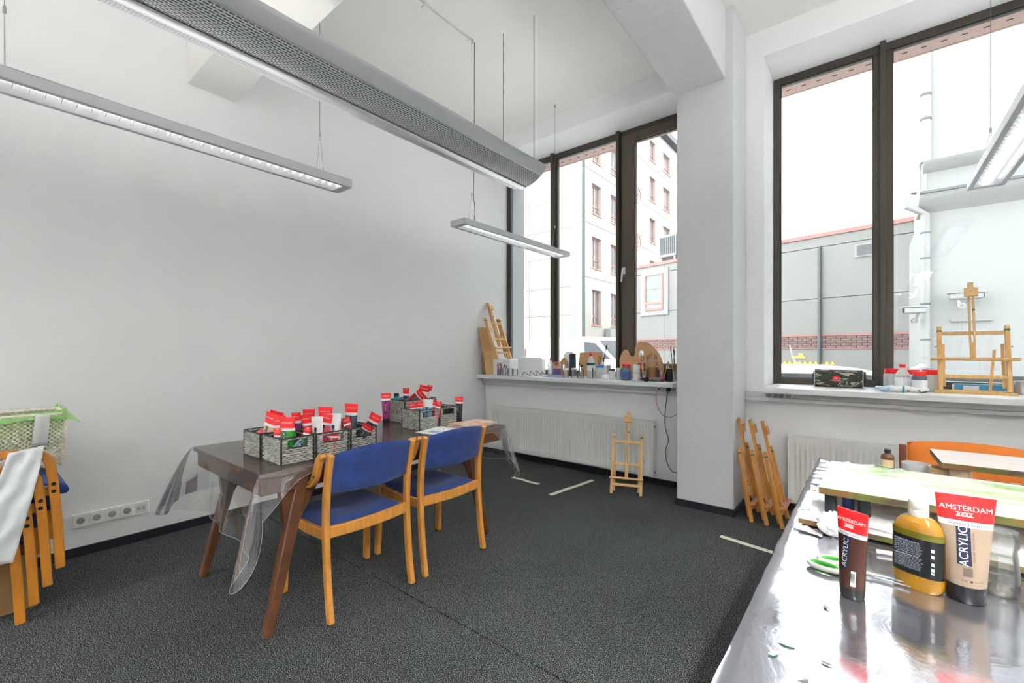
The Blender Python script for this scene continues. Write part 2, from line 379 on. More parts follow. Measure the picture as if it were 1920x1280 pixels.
# five-gang socket strip on the left wall
ss = thing('socket_strip', 'white strip of four round sockets and a data port low on the left wall', 'socket', (.0, -3.60, .222), (0, 0, R(90)))
MB().box(-.19, .19, -.011, 0, -.043, .043).build('frame', 'white', ss, bev=.004)
for i in range(5):
    x = -.148+i*.074
    if i < 4:
        ins = MB().box(x-.031, x+.031, -.0135, -.011, -.031, .031).build('insert', 'white', ss, bev=.002)
        q = MB().lathe([(.020, 0.0005), (.0185, .0005), (.0175, -.0), (.0, -.0)], 20, M=Matrix.Translation((x, -.0136, 0)) @ Matrix.Rotation(R(90), 4, 'X')).build('socket_cup', 'sockgrey', ins)
        hl = MB()
        for dx, dz in ((-.0095, 0), (.0095, 0), (0, -.013)): hl.lathe([(.0026, 0), (.0026, .001), (0, .001)], 8, M=Matrix.Translation((x+dx, -.0138, dz)) @ Matrix.Rotation(R(90), 4, 'X'))
        hl.build('socket_holes', 'black', ins)
    else:
        ins = MB().box(x-.028, x+.028, -.0135, -.011, -.028, .028).build('data_port', K['trunk'], ss, bev=.002)
        MB().box(x-.022, x-.004, -.0145, -.0135, -.012, .010).box(x+.004, x+.022, -.0145, -.0135, -.012, .010).build('jack', 'sockgrey', ins)

# ================================================================ CEILING FITTINGS
K['louvre'] = mat('louvre_mirror', (216, 218, 220), .25, .6, var=.02)
for q in (0, 1): K['tubeglow%d' % q] = emit('lamp_tube_glow', (1, .98, .95), LAMP[q])
for q in (0, 1): K['upglow%d' % q] = emit('added_uplight_glow', (1, .985, .96), UP[q])
K['cable'] = mat('wire_cable', (120, 120, 122), .4, .6)
blade = MB().prism([(-.046, .034), (.046, .034), (.030, .004), (0, -.002), (-.030, .004)], -.0012, .0012, Matrix.Rotation(R(90), 4, 'X')).mesh('louvre_blade', 'louvre', False)
def pendant(label, x, y0, y1, lead, full=0):
    L = y1-y0; t = thing('pendant_lamp', label, 'lamp', (x, (y0+y1)/2, 2.33), 0, None); h = L/2; w = .085
    b = MB()
    b.prism([(-w, -h), (w, -h), (w, h), (-w, h)], .046, .049)
    for sx in (-1, 1): b.box(min(sx*w, sx*(w-.024)), max(sx*w, sx*(w-.024)), -h, h, 0, .046)
    b.box(-w+.024, w-.024, -h, -h+.05, 0, .046).box(-w+.024, w-.024, h-.05, h, 0, .046)
    b.build('housing', 'alu', t, bev=.0025)
    rf = MB()
    for sx in (-1, 1): rf.prism([(sx*.061, 0.001), (sx*.0605, .045), (sx*.040, .045)], -h+.05, h-.05, Matrix.Rotation(R(90), 4, 'X') @ Matrix.Scale(1, 4))
    rf.build('reflector', 'louvre', t)
    MB().tube([(0, -h+.055, .033), (0, h-.055, .033)], .008, 10).build('lamp_tube', 'tubeglow%d' % full, t)
    MB().box(-.045, .045, -h+.052, h-.052, .0415, .0455).build('diffuser', 'tubeglow1' if full else 'alul', t)
    MB().box(-.07, .07, -h+.06, h-.06, .0492, .0505).build('added_uplight', 'upglow%d' % full, t)  # glowing strip on top, added to brighten the ceiling and upper walls
    nb = int((L-.1)/.046)
    for i in range(nb+1):
        o = link('louvre_blade', blade, t, (0, -h+.05+(L-.1)*i/nb, .006))
    for sy in (-1, 1):
        yy = sy*(h-.17); wr = MB(); zt = CZ-2.33
        wr.tube([(0, yy, zt), (0, yy, .30)], .0014, 6).tube([(0, yy, .30), (-.05, yy, .052)], .001, 5).tube([(0, yy, .30), (.05, yy, .052)], .001, 5)
        wr.build('suspension_wire', 'cable', t)
        MB().lathe([(.006, 0), (.006, .02), (.003, .03)], 10, (0, yy, .292)).build('wire_splitter', 'steel', t)
        MB().lathe([(.007, zt-.035), (.009, zt-.002)], 10, (0, yy, 0)).build('ceiling_cup', 'steel', t)
        for q in (-.05, .05): MB().lathe([(.005, .05), (.005, .058), (.002, .062)], 8, (q, yy, 0)).build('wire_anchor', 'steel', t)
    if lead:
        yy = lead*(h-.19)
        p = spline([(.012, yy, zt-.02), (.010, yy, 1.1), (.016, yy-.004, .7), (.004, yy, .32), (.018, yy, .16), (.0, yy, .05)], 8)
        MB().tube(p, .0028, 6).build('power_lead', 'black', t)
    return t
pendant('long grey louvred pendant lamp nearest the left wall and left picture edge, lit', 1.185, -4.27, -2.64, 0)
pendant('grey louvred pendant lamp hanging in front of the left window', 1.185, -1.63, .0, -1)
pendant('grey louvred pendant lamp hanging before the right window', 4.42, -1.70, -.07, 0)
pendant('unseen grey pendant lamp added overhead to brighten the middle of the room', 4.42, -4.34, -2.71, 0, 1)  # this lamp and the next ones are out of view, added for more light
pendant('unseen grey pendant lamp added before the far right window to brighten the room', 7.2, -1.70, -.07, 0, 1)
pendant('unseen grey pendant lamp added by the right wall to brighten the room', 7.2, -4.34, -2.71, 0, 1)
for x, w in ((1.185, 'left'), (4.42, 'middle'), (7.2, 'right')): pendant('unseen grey pendant lamp added at the back to light the room from behind, the %s one of its row' % w, x, -7.0, -5.37, 0, 1)  # rear row out of view, added to light far wall and column
tag(MB().box(1.158, 1.182, -7.1, -1.46, CZ-.018, CZ).box(1.15, 1.19, -1.50, -1.44, CZ-.03, CZ).box(1.15, 1.19, -1.98, -1.93, CZ-.026, CZ).build('ceiling_conduit', 'white', bev=.003),
    'thin white conduit on the ceiling feeding the pendant lamps', 'conduit')
# chilled beam with perforated belly
m, n, b = base('perforated_sheet')
uv = n.nodes.new('ShaderNodeTexCoord'); br = n.nodes.new('ShaderNodeTexBrick')
br.inputs['Scale'].default_value = 1; br.inputs['Brick Width'].default_value = .026; br.inputs['Row Height'].default_value = .0105
br.inputs['Mortar Size'].default_value = .0031; br.inputs['Mortar Smooth'].default_value = 0; br.offset = .5
br.inputs['Color1'].default_value = br.inputs['Color2'].default_value = s2l((52, 54, 56)); br.inputs['Mortar'].default_value = s2l((196, 199, 203))
n.links.new(uv.outputs['UV'], br.inputs['Vector']); n.links.new(br.outputs['Color'], b.inputs['Base Color'])
b.inputs['Roughness'].default_value = .5; K['perf'] = m
cbm = thing('chilled_beam', 'long grey ceiling cooling unit with a perforated curved belly, hung over the table', 'cooling unit', (1.6, -1.27, 2.644))
Rr, LB = .30, 5.6
def arc(dx): return Rr-math.sqrt(Rr*Rr-dx*dx)
def strip(x0, x1, off=0, nv=10): return lambda u, v: (x0+(x1-x0)*v, -LB*u, arc(x0+(x1-x0)*v)+off)
for x0, x1 in ((-.205, -.030), (.030, .175)):
    g = MB().grid(strip(x0, x1), 1, 12, uvs=lambda u, v, a=x0, c=x1: (u*LB, (a+(c-a)*v)*1.08)); g.build('perforated_panel', 'perf', cbm, solid=0)
MB().grid(strip(.175, .24), 1, 6).grid(strip(-.24, -.205), 1, 4).build('side_panel', 'alu', cbm, solid=.002)
MB().grid(lambda u, v: (-.030+.06*v, -LB*u, arc(-.030+.06*v)-.004-.004*sin(pi*v)), 1, 6).build('center_rail', 'alul', cbm, solid=.003)
pr = [(-.24+.48*i/24, arc(-.24+.48*i/24)) for i in range(25)]
MB().prism(pr[::-1], 0, .012, Matrix.Rotation(R(90), 4, 'X')).build('end_cap', 'alul', cbm)
MB().prism(pr[::-1], LB-.012, LB, Matrix.Rotation(R(90), 4, 'X')).build('end_cap', 'alul', cbm)
MB().box(-.24, .24, -LB, 0, .1205, .124).build('top_cover', 'alu', cbm)
for x in (-.16, .16):
    for y in (-.07, -2.75, -5.45):
        MB().tube([(x, y, .124), (x, y, CZ-2.644)], .0032, 6).build('suspension_rod', 'cable', cbm)

# ================================================================ OUTDOORS
K['ground'] = mat('yard_asphalt', (120, 122, 122), .9, var=.1, vs=3)
K['pgrey'] = mat('grey_cladding', (110, 110, 107), .7, var=.02, vs=2)
K['pbeige'] = mat('beige_cladding', (132, 129, 122), .7, var=.02, vs=2)
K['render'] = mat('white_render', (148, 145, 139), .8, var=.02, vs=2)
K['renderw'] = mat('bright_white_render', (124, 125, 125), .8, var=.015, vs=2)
K['brick'] = mat('dark_brick', (104, 82, 79), .8, var=.2, vs=6)
K['mortar'] = mat('mortar', (170, 165, 161), .9)
K['cornice'] = mat('red_cornice', (140, 92, 88), .6)
K['wred'] = mat('red_window_frame', (150, 96, 84), .5)
K['pane'] = mat('far_window_pane', (104, 111, 114), .15, var=.2, vs=2)
K['pipeg'] = mat('grey_zinc', (66, 71, 73), .6, 0)
K['roofd'] = mat('dark_roof', (46, 50, 56), .6)
struct('trim_13', MB().box(-60, 60, .8, 80, -.6, -.45), 'ground')
GZ = -.45
# annex: direction (-.977, .2135) leftwards, front faces the room
A0 = V((1.30, 14.31, GZ)); ang = math.atan2(.273, -1.249)     # local +x runs leftwards along the front
# local frame: x to the left (away), y outwards to us
def annex_M(): return Matrix.Translation(A0) @ Matrix.Rotation(ang, 4, 'Z')
an = thing('annex_building', 'low grey panelled annex with red cornice and a brick band across the yard', 'building', A0, (0, 0, ang))
# local +y after this rotation points towards the room
XA, XB = -4.2, 6.95; H0 = 5.28-GZ
def lz(z): return z-GZ
z_b0, z_b1 = 1.40, 1.81
MB().box(XA, XB, -6, -.12, 0, H0-.05).build('core', 'mortar', an)
for a, c in ((GZ, z_b0-.03), (z_b1+.06, 3.07), (3.09, 4.82), (4.84, 5.16)):
    x = XA
    while x < XB-.1:
        x2 = min(x+4.45, XB); MB().box(x+.005, x2-.005, -.12, 0, lz(a), lz(c)).build('cladding_panel', 'pgrey', an, bev=.006, seg=1); x = x2
MB().box(XA, XB, -.14, .05, lz(5.16), lz(5.30)).build('cornice', 'cornice', an, bev=.01)
MB().box(XA, XB, -.12, .03, lz(z_b0)-.03, lz(z_b0)).box(XA, XB, -.12, .03, lz(z_b1), lz(z_b1)+.06).build('string_course', 'cornice', an)
bk = MB().box(0, .262, -.1, .012, 0, .068).mesh('brick', 'brick', False)
for r_ in range(5):
    for i in range(49):
        x = XA+.28*i+(.14 if r_ % 2 else 0)
        if x < XB-.26: link('brick', bk, an, (x, 0, lz(z_b0)+.006+r_*.081))
wf = MB().box(4.46, 5.88, 0, .07, lz(2.92), lz(5.02)).build('window_surround', 'renderw', an, bev=.01)
MB().box(4.70, 5.64, .07, .08, lz(3.15), lz(4.78)).build('window_pane', 'pane', an)
MB().box(4.70, 4.77, .08, .11, lz(3.15), lz(4.78)).box(5.57, 5.64, .08, .11, lz(3.15), lz(4.78)).box(4.77, 5.57, .08, .11, lz(3.15), lz(3.25)).box(4.77, 5.57, .08, .11, lz(3.42), lz(3.52)).box(4.77, 5.57, .08, .11, lz(4.72), lz(4.78)).box(4.77, 5.57, .08, .1, lz(4.1), lz(4.12)).build('window_frame', 'wred', an)
MB().lathe([(.1, 0), (.1, .01), (0, .01)], 16, M=Matrix.Translation((5.12, .08, lz(3.86))) @ Matrix.Rotation(R(-90), 4, 'X')).build('round_sticker', 'renderw', an)
dp = -1.244
MB().tube([(dp, .08, lz(GZ)), (dp, .08, lz(4.72)), (dp, .02, lz(4.80))], .055, 10).build('downpipe', 'pipeg', an)
g = MB().box(-2.72, -2.20, .0, .04, lz(4.30), lz(4.73)).build('vent_frame', 'renderw', an, bev=.01)
for i in range(10):
    MB().box(-2.66, -2.26, .04, .055, lz(4.36)+i*.033, lz(4.36)+i*.033+.015).build('vent_slat', 'pipeg', an)
for i in range(12): MB().prism([(-1.6+i*.16-.07, 0), (-1.6+i*.16+.07, 0), (-1.6+i*.16, .14)], .005, .02, Matrix.Translation((0, 0, lz(.84))) @ Matrix.Rotation(R(90), 4, 'X') @ Matrix.Scale(-1, 4, (0, 0, 1))).build('yellow_marker', K.setdefault('yel', mat('yellow_paint', (180, 156, 50), .6)), an)
MB().box(-.80, -.38, .005, .02, lz(1.04), lz(1.13)).box(-.74, -.60, .005, .02, lz(1.13), lz(1.22)).build('orange_mark', K.setdefault('ora', mat('orange_paint', (230, 150, 70), .6)), an)
# roof plant
def ac(parent, x, y, z, w, h, d):
    o = MB().box(x, x+w, y, y+d, z, z+h).build('casing', 'renderw', parent, bev=.02)
    f = MB()
    for i in range(8): f.box(x+.06+i*(w-.12)/8, x+.06+i*(w-.12)/8+.05, y+d, y+d+.015, z+.12, z+h-.1)
    f.build('grille', 'roofd', o)
ra = thing('roof_cooler', 'white slatted cooling unit on the annex roof, the larger left one', 'air conditioner', annex_M() @ V((5.05, -1.2, 5.32-GZ)), (0, 0, ang))
ac(ra, -.45, -.4, .35, .9, 1.0, .8); MB().box(-.4, -.3, -.35, .35, 0, .35).box(.3, .4, -.35, .35, 0, .35).build('stand', 'renderw', ra)
rb = dup(ra, annex_M() @ V((4.1, -1.2, 5.32-GZ)), (0, 0, ang), 'white slatted cooling unit on the annex roof beside the column')
# taller wing seen through the left window, plane x = -8.85, running away from us
wg = thing('white_wing', 'tall white office wing with red framed windows behind the yard', 'building', (-8.85, 17.7, GZ))
# facade with true openings: solid strips between the openings
cols = [(18.87-17.7, 20.0-17.7), (21.3-17.7, 22.5-17.7), (27.6-17.7, 28.7-17.7), (30.3-17.7, 31.9-17.7), (33.4-17.7, 34.6-17.7)]
rows = [(2.84, 4.93), (6.2, 8.05), (9.4, 11.2), (12.5, 14.3), (15.5, 17.0)]
y = 0.0; f = MB()
for a, c in cols+[(26, 26)]:
    f.box(-.35, 0, y, a, 0, lz(18.0)); y = c
    if a == c: break
    zz = GZ
    for z0, z1 in rows: f.box(-.35, 0, a, c, lz(zz), lz(z0)); zz = z1
    f.box(-.35, 0, a, c, lz(zz), lz(18.0))
f
f.build('facade', 'render', wg)
for z in (5.6, 8.75, 11.9, 15.0): MB().box(0, .03, 0, 26, lz(z), lz(z)+.05).build('string_course', 'render', wg)
MB().box(-.3, .5, -.2, 26, lz(18), lz(18.45)).build('eaves', 'roofd', wg)
MB().tube([(.07, .12, 0), (.07, .12, lz(18))], .07, 8).build('downpipe', 'pipeg', wg)
fr = MB(); 
for (a, c) in cols:
    for z0, z1 in rows:
        w = MB().box(-.24, -.18, a, a+.09, lz(z0), lz(z1)).box(-.24, -.18, c-.09, c, lz(z0), lz(z1)).box(-.24, -.18, a, c, lz(z0), lz(z0)+.1).box(-.24, -.18, a, c, lz(z1)-.09, lz(z1)).box(-.24, -.18, (a+c)/2-.03, (a+c)/2+.03, lz(z0), lz(z1)).box(-.24, -.18, a, c, lz(z0)+.5, lz(z0)+.58).build('window_frame', 'wred', wg)
        MB().box(-.23, -.215, a, c, lz(z0), lz(z1)).build('pane', 'pane', w); MB().box(-.2, .06, a-.05, c+.05, lz(z0)-.05, lz(z0)).build('window_ledge', 'wred', w)
for z in (5.9, 9.0, 12.3):
    M_ = Matrix.Translation((.0, 25.35-17.7, lz(z))) @ Matrix.Rotation(R(90), 4, 'Y')
    w = MB().lathe([(.62, 0), (.62, .05), (.50, .05), (.50, 0)], 24, M=M_).build('round_window_frame', 'wred', wg)
    MB().lathe([(.5, .01), (.5, .02), (0, .02)], 24, M=M_).build('pane', 'pane', w)
    MB().box(.02, .05, 25.35-17.7-.03, 25.35-17.7+.03, lz(z)-.5, lz(z)+.5).box(.02, .05, 25.35-17.7-.5, 25.35-17.7+.5, lz(z)-.03, lz(z)+.03).build('glazing_bar', 'wred', w)
wa = thing('wall_air_conditioner', 'white air conditioner on brackets low on the white wing', 'air conditioner', (-8.82, 20.9, 2.05), (0, 0, R(90)))
ac(wa, -.45, -.37, 0, .85, .65, .35); MB().box(-.3, -.25, -.35, .0, -.05, 0).box(.2, .25, -.35, 0, -.05, 0).build('bracket', 'pipeg', wa)
# beige clad block left of the wing
bb = thing('beige_block', 'beige clad block with large panels left of the white wing', 'building', (-11.5, 17.75, GZ))
MB().box(-8, 1.9, .1, 8, 0, 19.2).build('core', 'mortar', bb)
zz = [GZ, .95, 1.45, 3.4, 5.05, 6.85, 8.5, 10.2, 11.9, 13.6, 15.3, 17.0, 18.8]
for i in range(len(zz)-1):
    if i == 1: continue
    for j, (a, c) in enumerate(((-8, -4.5), (-4.5, -1.1), (-1.1, 1.95))):
        MB().box(a+.01, c-.01, 0, .1, lz(zz[i])+.01, lz(zz[i+1])-.01).build('cladding_panel', 'pbeige', bb)
MB().box(1.95, 2.64, -.04, -.02, 0, lz(18.8)).build('corner_panel', 'renderw', bb)
MB().box(-8, 1.95, .0, .1, lz(1.38), lz(1.45)).build('string_course', 'cornice', bb)
for r_ in range(5):
    for i in range(35):
        x = -7.9+.285*i+(.14 if r_ % 2 else 0)
        if x < 1.95: link('brick', bk, bb, (x, .1, lz(.96)+r_*.083), (0, 0, 0))
# bright white building at the right, front parallel to our windows
wb = thing('white_neighbour', 'bright white rendered building close outside the right window', 'building', (4.70, 7.8, GZ))
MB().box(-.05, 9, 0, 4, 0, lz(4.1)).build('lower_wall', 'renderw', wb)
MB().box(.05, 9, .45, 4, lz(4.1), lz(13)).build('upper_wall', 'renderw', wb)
MB().prism([(0, lz(4.02)), (-.10, lz(4.10)), (-.34, lz(4.22)), (-.40, lz(4.30)), (-.40, lz(4.36)), (.45, lz(4.62)), (.45, lz(4.02))], -.12, 9, Matrix(((0, 0, 1, 0), (1, 0, 0, 0), (0, 1, 0, 0), (0, 0, 0, 1)))).build('lower_cornice', 'renderw', wb)
MB().prism([(.45, lz(4.95)), (.2, lz(5.06)), (.15, lz(5.12)), (.45, lz(5.22))], -.02, 9, Matrix(((0, 0, 1, 0), (1, 0, 0, 0), (0, 1, 0, 0), (0, 0, 0, 1)))).build('upper_cornice', 'renderw', wb)
MB().box(-.12, 9, -.45, -.40, lz(4.31), lz(4.36)).build('gutter_edge', 'pipeg', wb)
MB().tube([(.02, .36, lz(5.15)), (.02, .36, lz(13))], .085, 12).build('downpipe', 'renderw', wb)
for z in (6.0, 6.5, 7.6, 8.7): MB().lathe([(.092, 0), (.092, .05)], 12, (.02, .36, lz(z))).build('pipe_clip', 'pipeg', wb)
MB().tube([(-.02, -.1, lz(.95)), (-.02, -.1, lz(3.98)), (-.30, -.32, lz(4.15)), (-.30, -.32, lz(4.32))], .075, 12).tube([(-.02, -.1, lz(1.0)), (-.45, -.35, lz(.72))], .075, 12).build('downpipe', 'renderw', wb)
for z in (1.5, 2.2, 3.1, 3.6): MB().lathe([(.081, 0), (.081, .03)], 12, (-.02, -.1, lz(z))).build('pipe_clip', 'pipeg', wb)
MB().tube([(-.13, .36, lz(5.12)), (-.13, .36, lz(4.55))], .09, 12).build('downpipe', 'renderw', wb)
MB().box(-.1, 9, -.3, 0, lz(.84), lz(.93)).box(-.1, 9, -.35, 0, lz(.62), lz(.72)).build('plinth_ledge', 'renderw', wb)
MB().box(.35, .9, -.05, 0, lz(1.86), lz(1.90)).build('wall_shelf', 'renderw', wb)
fg = thing('far_gable', 'grey roof gable leaning out behind the white neighbour building', 'roof', (7.3, 20.0, GZ))
MB().box(-1.7, 1.7, 0, 3, 0, lz(10.5)).build('wall', 'pbeige', fg); MB().prism([(-2.3, lz(14.4)), (-1.75, lz(10.4)), (1.7, lz(10.4)), (1.7, lz(14.4))], -3, 0, Matrix.Rotation(R(90), 4, 'X')).build('roof_slope', 'pbeige', fg)
def security_camera(label, loc, rz, L):
    t = thing('security_camera', label, 'camera', loc, (0, 0, rz))
    MB().box(-L, .12, -.07, .07, -.01, .11).build('body', 'renderw', t, bev=.03)
    MB().box(-L-.06, .14, -.085, .085, .105, .125).build('sun_hood', 'renderw', t, bev=.008)
    MB().tube([(0, 0, 0), (0, .12, -.14), (0, .22, -.14)], .025, 8).lathe([(.06, 0), (.06, .03)], 12, M=Matrix.Translation((0, .22, -.14)) @ Matrix.Rotation(R(90), 4, 'X')).build('bracket', 'renderw', t)
    MB().lathe([(.045, 0), (.045, .01), (0, .01)], 14, M=Matrix.Translation((-L-.001, 0, .05)) @ Matrix.Rotation(R(-90), 4, 'Y')).build('lens', 'black', t)
security_camera('white security camera on the white building behind the standing easel', (5.12, 7.57, 2.27), R(180+8), .34)
security_camera('white security camera jutting out left of the downpipe', (4.56, 7.40, 2.03), R(14), .22)
# van and car parked in the yard
def van():
    t = thing('white_van', 'white van parked in the yard behind the left window sill', 'van', (-3.6, 9.2, GZ), R(-12))
    side = [(-2.3, .45), (-2.35, 1.3), (-2.25, 2.05), (-1.9, 2.22), (.4, 2.22), (.95, 2.1), (1.75, 1.42), (2.45, 1.22), (2.65, .9), (2.65, .45)]
    Mx = Matrix.Rotation(R(90), 4, 'X')
    MB().prism(side, -.92, .92, Mx).build('body', K.setdefault('carw', mat('white_car_paint', (226, 228, 230), .25, var=.01, coat=.5)), t, bev=.09, seg=3)
    MB().prism([(.55, 2.04), (1.0, 2.0), (1.62, 1.5), (.6, 1.5)], .905, .925, Mx).build('side_window', 'roofd', t)
    MB().prism([(1.02, 2.07), (1.05, 2.07), (1.75, 1.46), (1.72, 1.44)], -.75, .75, Matrix.Translation((.015, 0, .02)) @ Mx).build('windscreen', 'roofd', t)
    for x in (-1.5, 1.75):
        for s in (-1, 1):
            w = MB().lathe([(.18, -.1), (.33, -.1), (.35, -.06), (.35, .06), (.33, .1), (.18, .1)], 24, M=Matrix.Translation((x, s*.85, .35)) @ Matrix.Rotation(R(90), 4, 'X')).build('wheel', 'black', t)
            MB().lathe([(.19, -.09), (.19, .09)], 16, M=Matrix.Translation((x, s*.85, .35)) @ Matrix.Rotation(R(90), 4, 'X')).build('wheel_rim', 'steel', w)
    MB().box(1.05, 1.2, -1.1, -.92, 1.45, 1.65).box(1.05, 1.2, .92, 1.1, 1.45, 1.65).build('mirror', 'roofd', t, bev=.02)
van()
def car():
    t = thing('parked_car', 'white car with a dark roof antenna parked behind the camouflage speaker', 'car', (3.05, 5.35, GZ), R(8))
    Mx = Matrix.Rotation(R(90), 4, 'X')
    MB().prism([(-2.0, .35), (-2.05, .85), (-1.75, .98), (-1.35, 1.02), (-1.30, .95), (1.7, .95), (2.05, .85), (2.1, .35)], -.82, .82, Mx).build('body', 'carw', t, bev=.06, seg=2)
    MB().prism([(-1.38, .95), (-1.0, 1.40), (.6, 1.40), (1.4, .95)], -.70, .70, Mx).build('cabin_glass', 'roofd', t, bev=.04)
    MB().prism([(-1.28, 1.355), (-1.15, 1.42), (-.5, 1.485), (.2, 1.485), (.75, 1.42), (.8, 1.36)], -.72, .72, Mx).build('roof', K.setdefault('cream', mat('cream_car_roof', (228, 222, 200), .3, var=.01)), t, bev=.03)
    MB().tube(spline([(-.2, -.0, 1.48), (-.3, 0, 1.6), (-.36, 0, 1.85)], 5), .012, 6).build('antenna', 'renderw', t)
    for x in (-1.3, 1.3):
        for s in (-1, 1):
            w = MB().lathe([(.18, -.09), (.28, -.09), (.3, -.05), (.3, .05), (.28, .09), (.18, .09)], 20, M=Matrix.Translation((x, s*.76, .3)) @ Matrix.Rotation(R(90), 4, 'X')).build('wheel', 'black', t)
            MB().lathe([(.19, -.08), (.19, .08)], 14, M=Matrix.Translation((x, s*.76, .3)) @ Matrix.Rotation(R(90), 4, 'X')).build('wheel_rim', 'steel', w)
car()

# ================================================================ RADIATORS
def radiator(label, x0, x1, valve):
    L = x1-x0; t = thing('radiator', label, 'radiator', ((x0+x1)/2, -.055, .095)); h = L/2; H_ = .52
    n_ = int(L/.0335); p = (L-.05)/n_
    def fr(u, v):
        x = -h+.025+(L-.05)*u; z = .03+(H_-.075)*v
        return (x, -.045, z)
    # pressed front sheet: shallow vertical channels that fade out above and below
    g = MB(); xs = []
    for i in range(n_):
        a = -h+.025+p*i; xs += [(a+p*.12, 0), (a+p*.30, 1), (a+p*.70, 1), (a+p*.88, 0)]
    zs = [(.0, 0), (.045, 0), (.06, 1), (H_-.075, 1), (H_-.06, 0), (H_-.012, 0)]
    xs = [(-h+.004, 0)]+xs+[(h-.004, 0)]
    for x, d in xs:
        for z, e in zs: g.v.append((x, -.045+.0085*d*e, z))
    m_ = len(zs)
    for i in range(len(xs)-1):
        for j in range(m_-1): g.f.append((i*m_+j, (i+1)*m_+j, (i+1)*m_+j+1, i*m_+j+1))
    g.build('front_panel', 'radi', t)
    MB().box(-h, -h+.004, -.047, .04, .0, H_-.004).build('side_panel', 'radi', t, bev=.002); MB().box(h-.004, h, -.047, .04, .0, H_-.004).build('side_panel', 'radi', t, bev=.002)
    MB().box(-h+.004, h-.004, .03, .036, 0, H_-.02).build('back_panel', 'radi', t)
    gr = MB(); x = -h+.004
    gr.box(-h, h, -.05, -.036, H_-.014, H_).box(-h, h, .03, .042, H_-.014, H_)
    while x < h-.012: gr.box(x, x+.007, -.036, .03, H_-.008, H_-.002); x += .016
    gr.build('top_grille', 'radi', t)['kind'] = 'stuff'
    for z in (.035, H_-.05):
        for s in (-1, 1): MB().lathe([(.011, 0), (.011, .006), (.006, .006), (.006, .003), (0, .003)], 12, M=Matrix.Translation((s*h, -.01, z)) @ Matrix.Rotation(R(90*s), 4, 'Y')).build('plug', 'steel', t)
    for x in (-h*.6, h*.6): MB().box(x-.02, x+.02, .036, .055, .08, H_-.08).build('wall_bracket', 'radi', t)
    if valve:
        MB().tube([(-h-.003, -.01, H_-.05), (-h-.035, -.01, H_-.05), (-h-.035, .05, H_-.05)], .009, 8).build('supply_pipe', 'radi', t)
        MB().tube([(-h-.035, -.01, H_-.06), (-h-.035, -.01, H_+.005)], .015, 12).tube(spline([(-h-.035, -.01, H_), (-h-.03, -.012, H_+.045), (-h-.015, -.012, H_+.06), (-h-.008, -.012, H_+.045)], 5), .004, 6).build('valve', 'white', t)
radiator('wide white ribbed panel radiator under the left window sill', .165, 2.25, True)
radiator('white ribbed panel radiator behind the foil table, right of the leaning easels', 3.34, 4.95, False)

# ================================================================ WALNUT TABLE AND FILM
TX0, TX1, TY0, TY1, TZ = .862, 1.766, -3.385, -1.712, .738
tb = thing('dining_table', 'dark walnut table with splayed legs standing along the left wall', 'table', ((TX0+TX1)/2, (TY0+TY1)/2, 0)); tx, ty = (TX0+TX1)/2, (TY0+TY1)/2
w_, l_ = (TX1-TX0)/2, (TY1-TY0)/2
MB().box(-w_, w_, -l_, l_, TZ-.022, TZ).build('tabletop', 'walnut', tb, bev=.004)
MB().box(-w_+.02, w_-.02, -l_+.015, -l_+.037, TZ-.105, TZ-.022).build('end_apron', 'walnut', tb, bev=.003)
MB().box(-w_+.02, w_-.02, l_-.037, l_-.015, TZ-.105, TZ-.022).build('end_apron', 'walnut', tb, bev=.003)
MB().box(w_-.042, w_-.02, -l_+.037, l_-.037, TZ-.105, TZ-.022).build('side_apron', 'walnut', tb, bev=.003)
MB().box(-w_+.02, -w_+.042, -l_+.037, l_-.037, TZ-.105, TZ-.022).build('side_apron', 'walnut', tb, bev=.003)
for sx in (-1, 1):
    for sy, yb, yt in ((-1, -3.345-ty, -3.185-ty), (1, -1.89-ty, -2.05-ty)):
        xx = sx*(w_-.055); b_ = V((xx+sx*.03, yb, 0)); t_ = V((xx, yt, .635))
        lg = MB().sweep([b_, b_*.5+t_*.5, t_], .052, [.036, .052, .062], side=(1, 0, 0)).build('leg', 'walnut', tb, bev=.006)
        ys = sorted((yt-.085, yt+.075))
        pr = [(ys[0], .66), (ys[1], .66), (yt-sy*0+.02, .47), (yt-.03+sy*.03, .47)]
        q = V((0, 0, 0)); f_ = (.635-.45)/.635
        yl = yt+(yb-yt)*f_
        MB().prism([(yt-.10, .66), (yt+.10, .66), (yl+.03, .455), (yl-.03, .455)], xx-.02, xx+.02, Matrix(((0, 0, 1, 0), (1, 0, 0, 0), (0, 1, 0, 0), (0, 0, 0, 1)))).build('leg_bracket', 'walnut', tb, bev=.004)
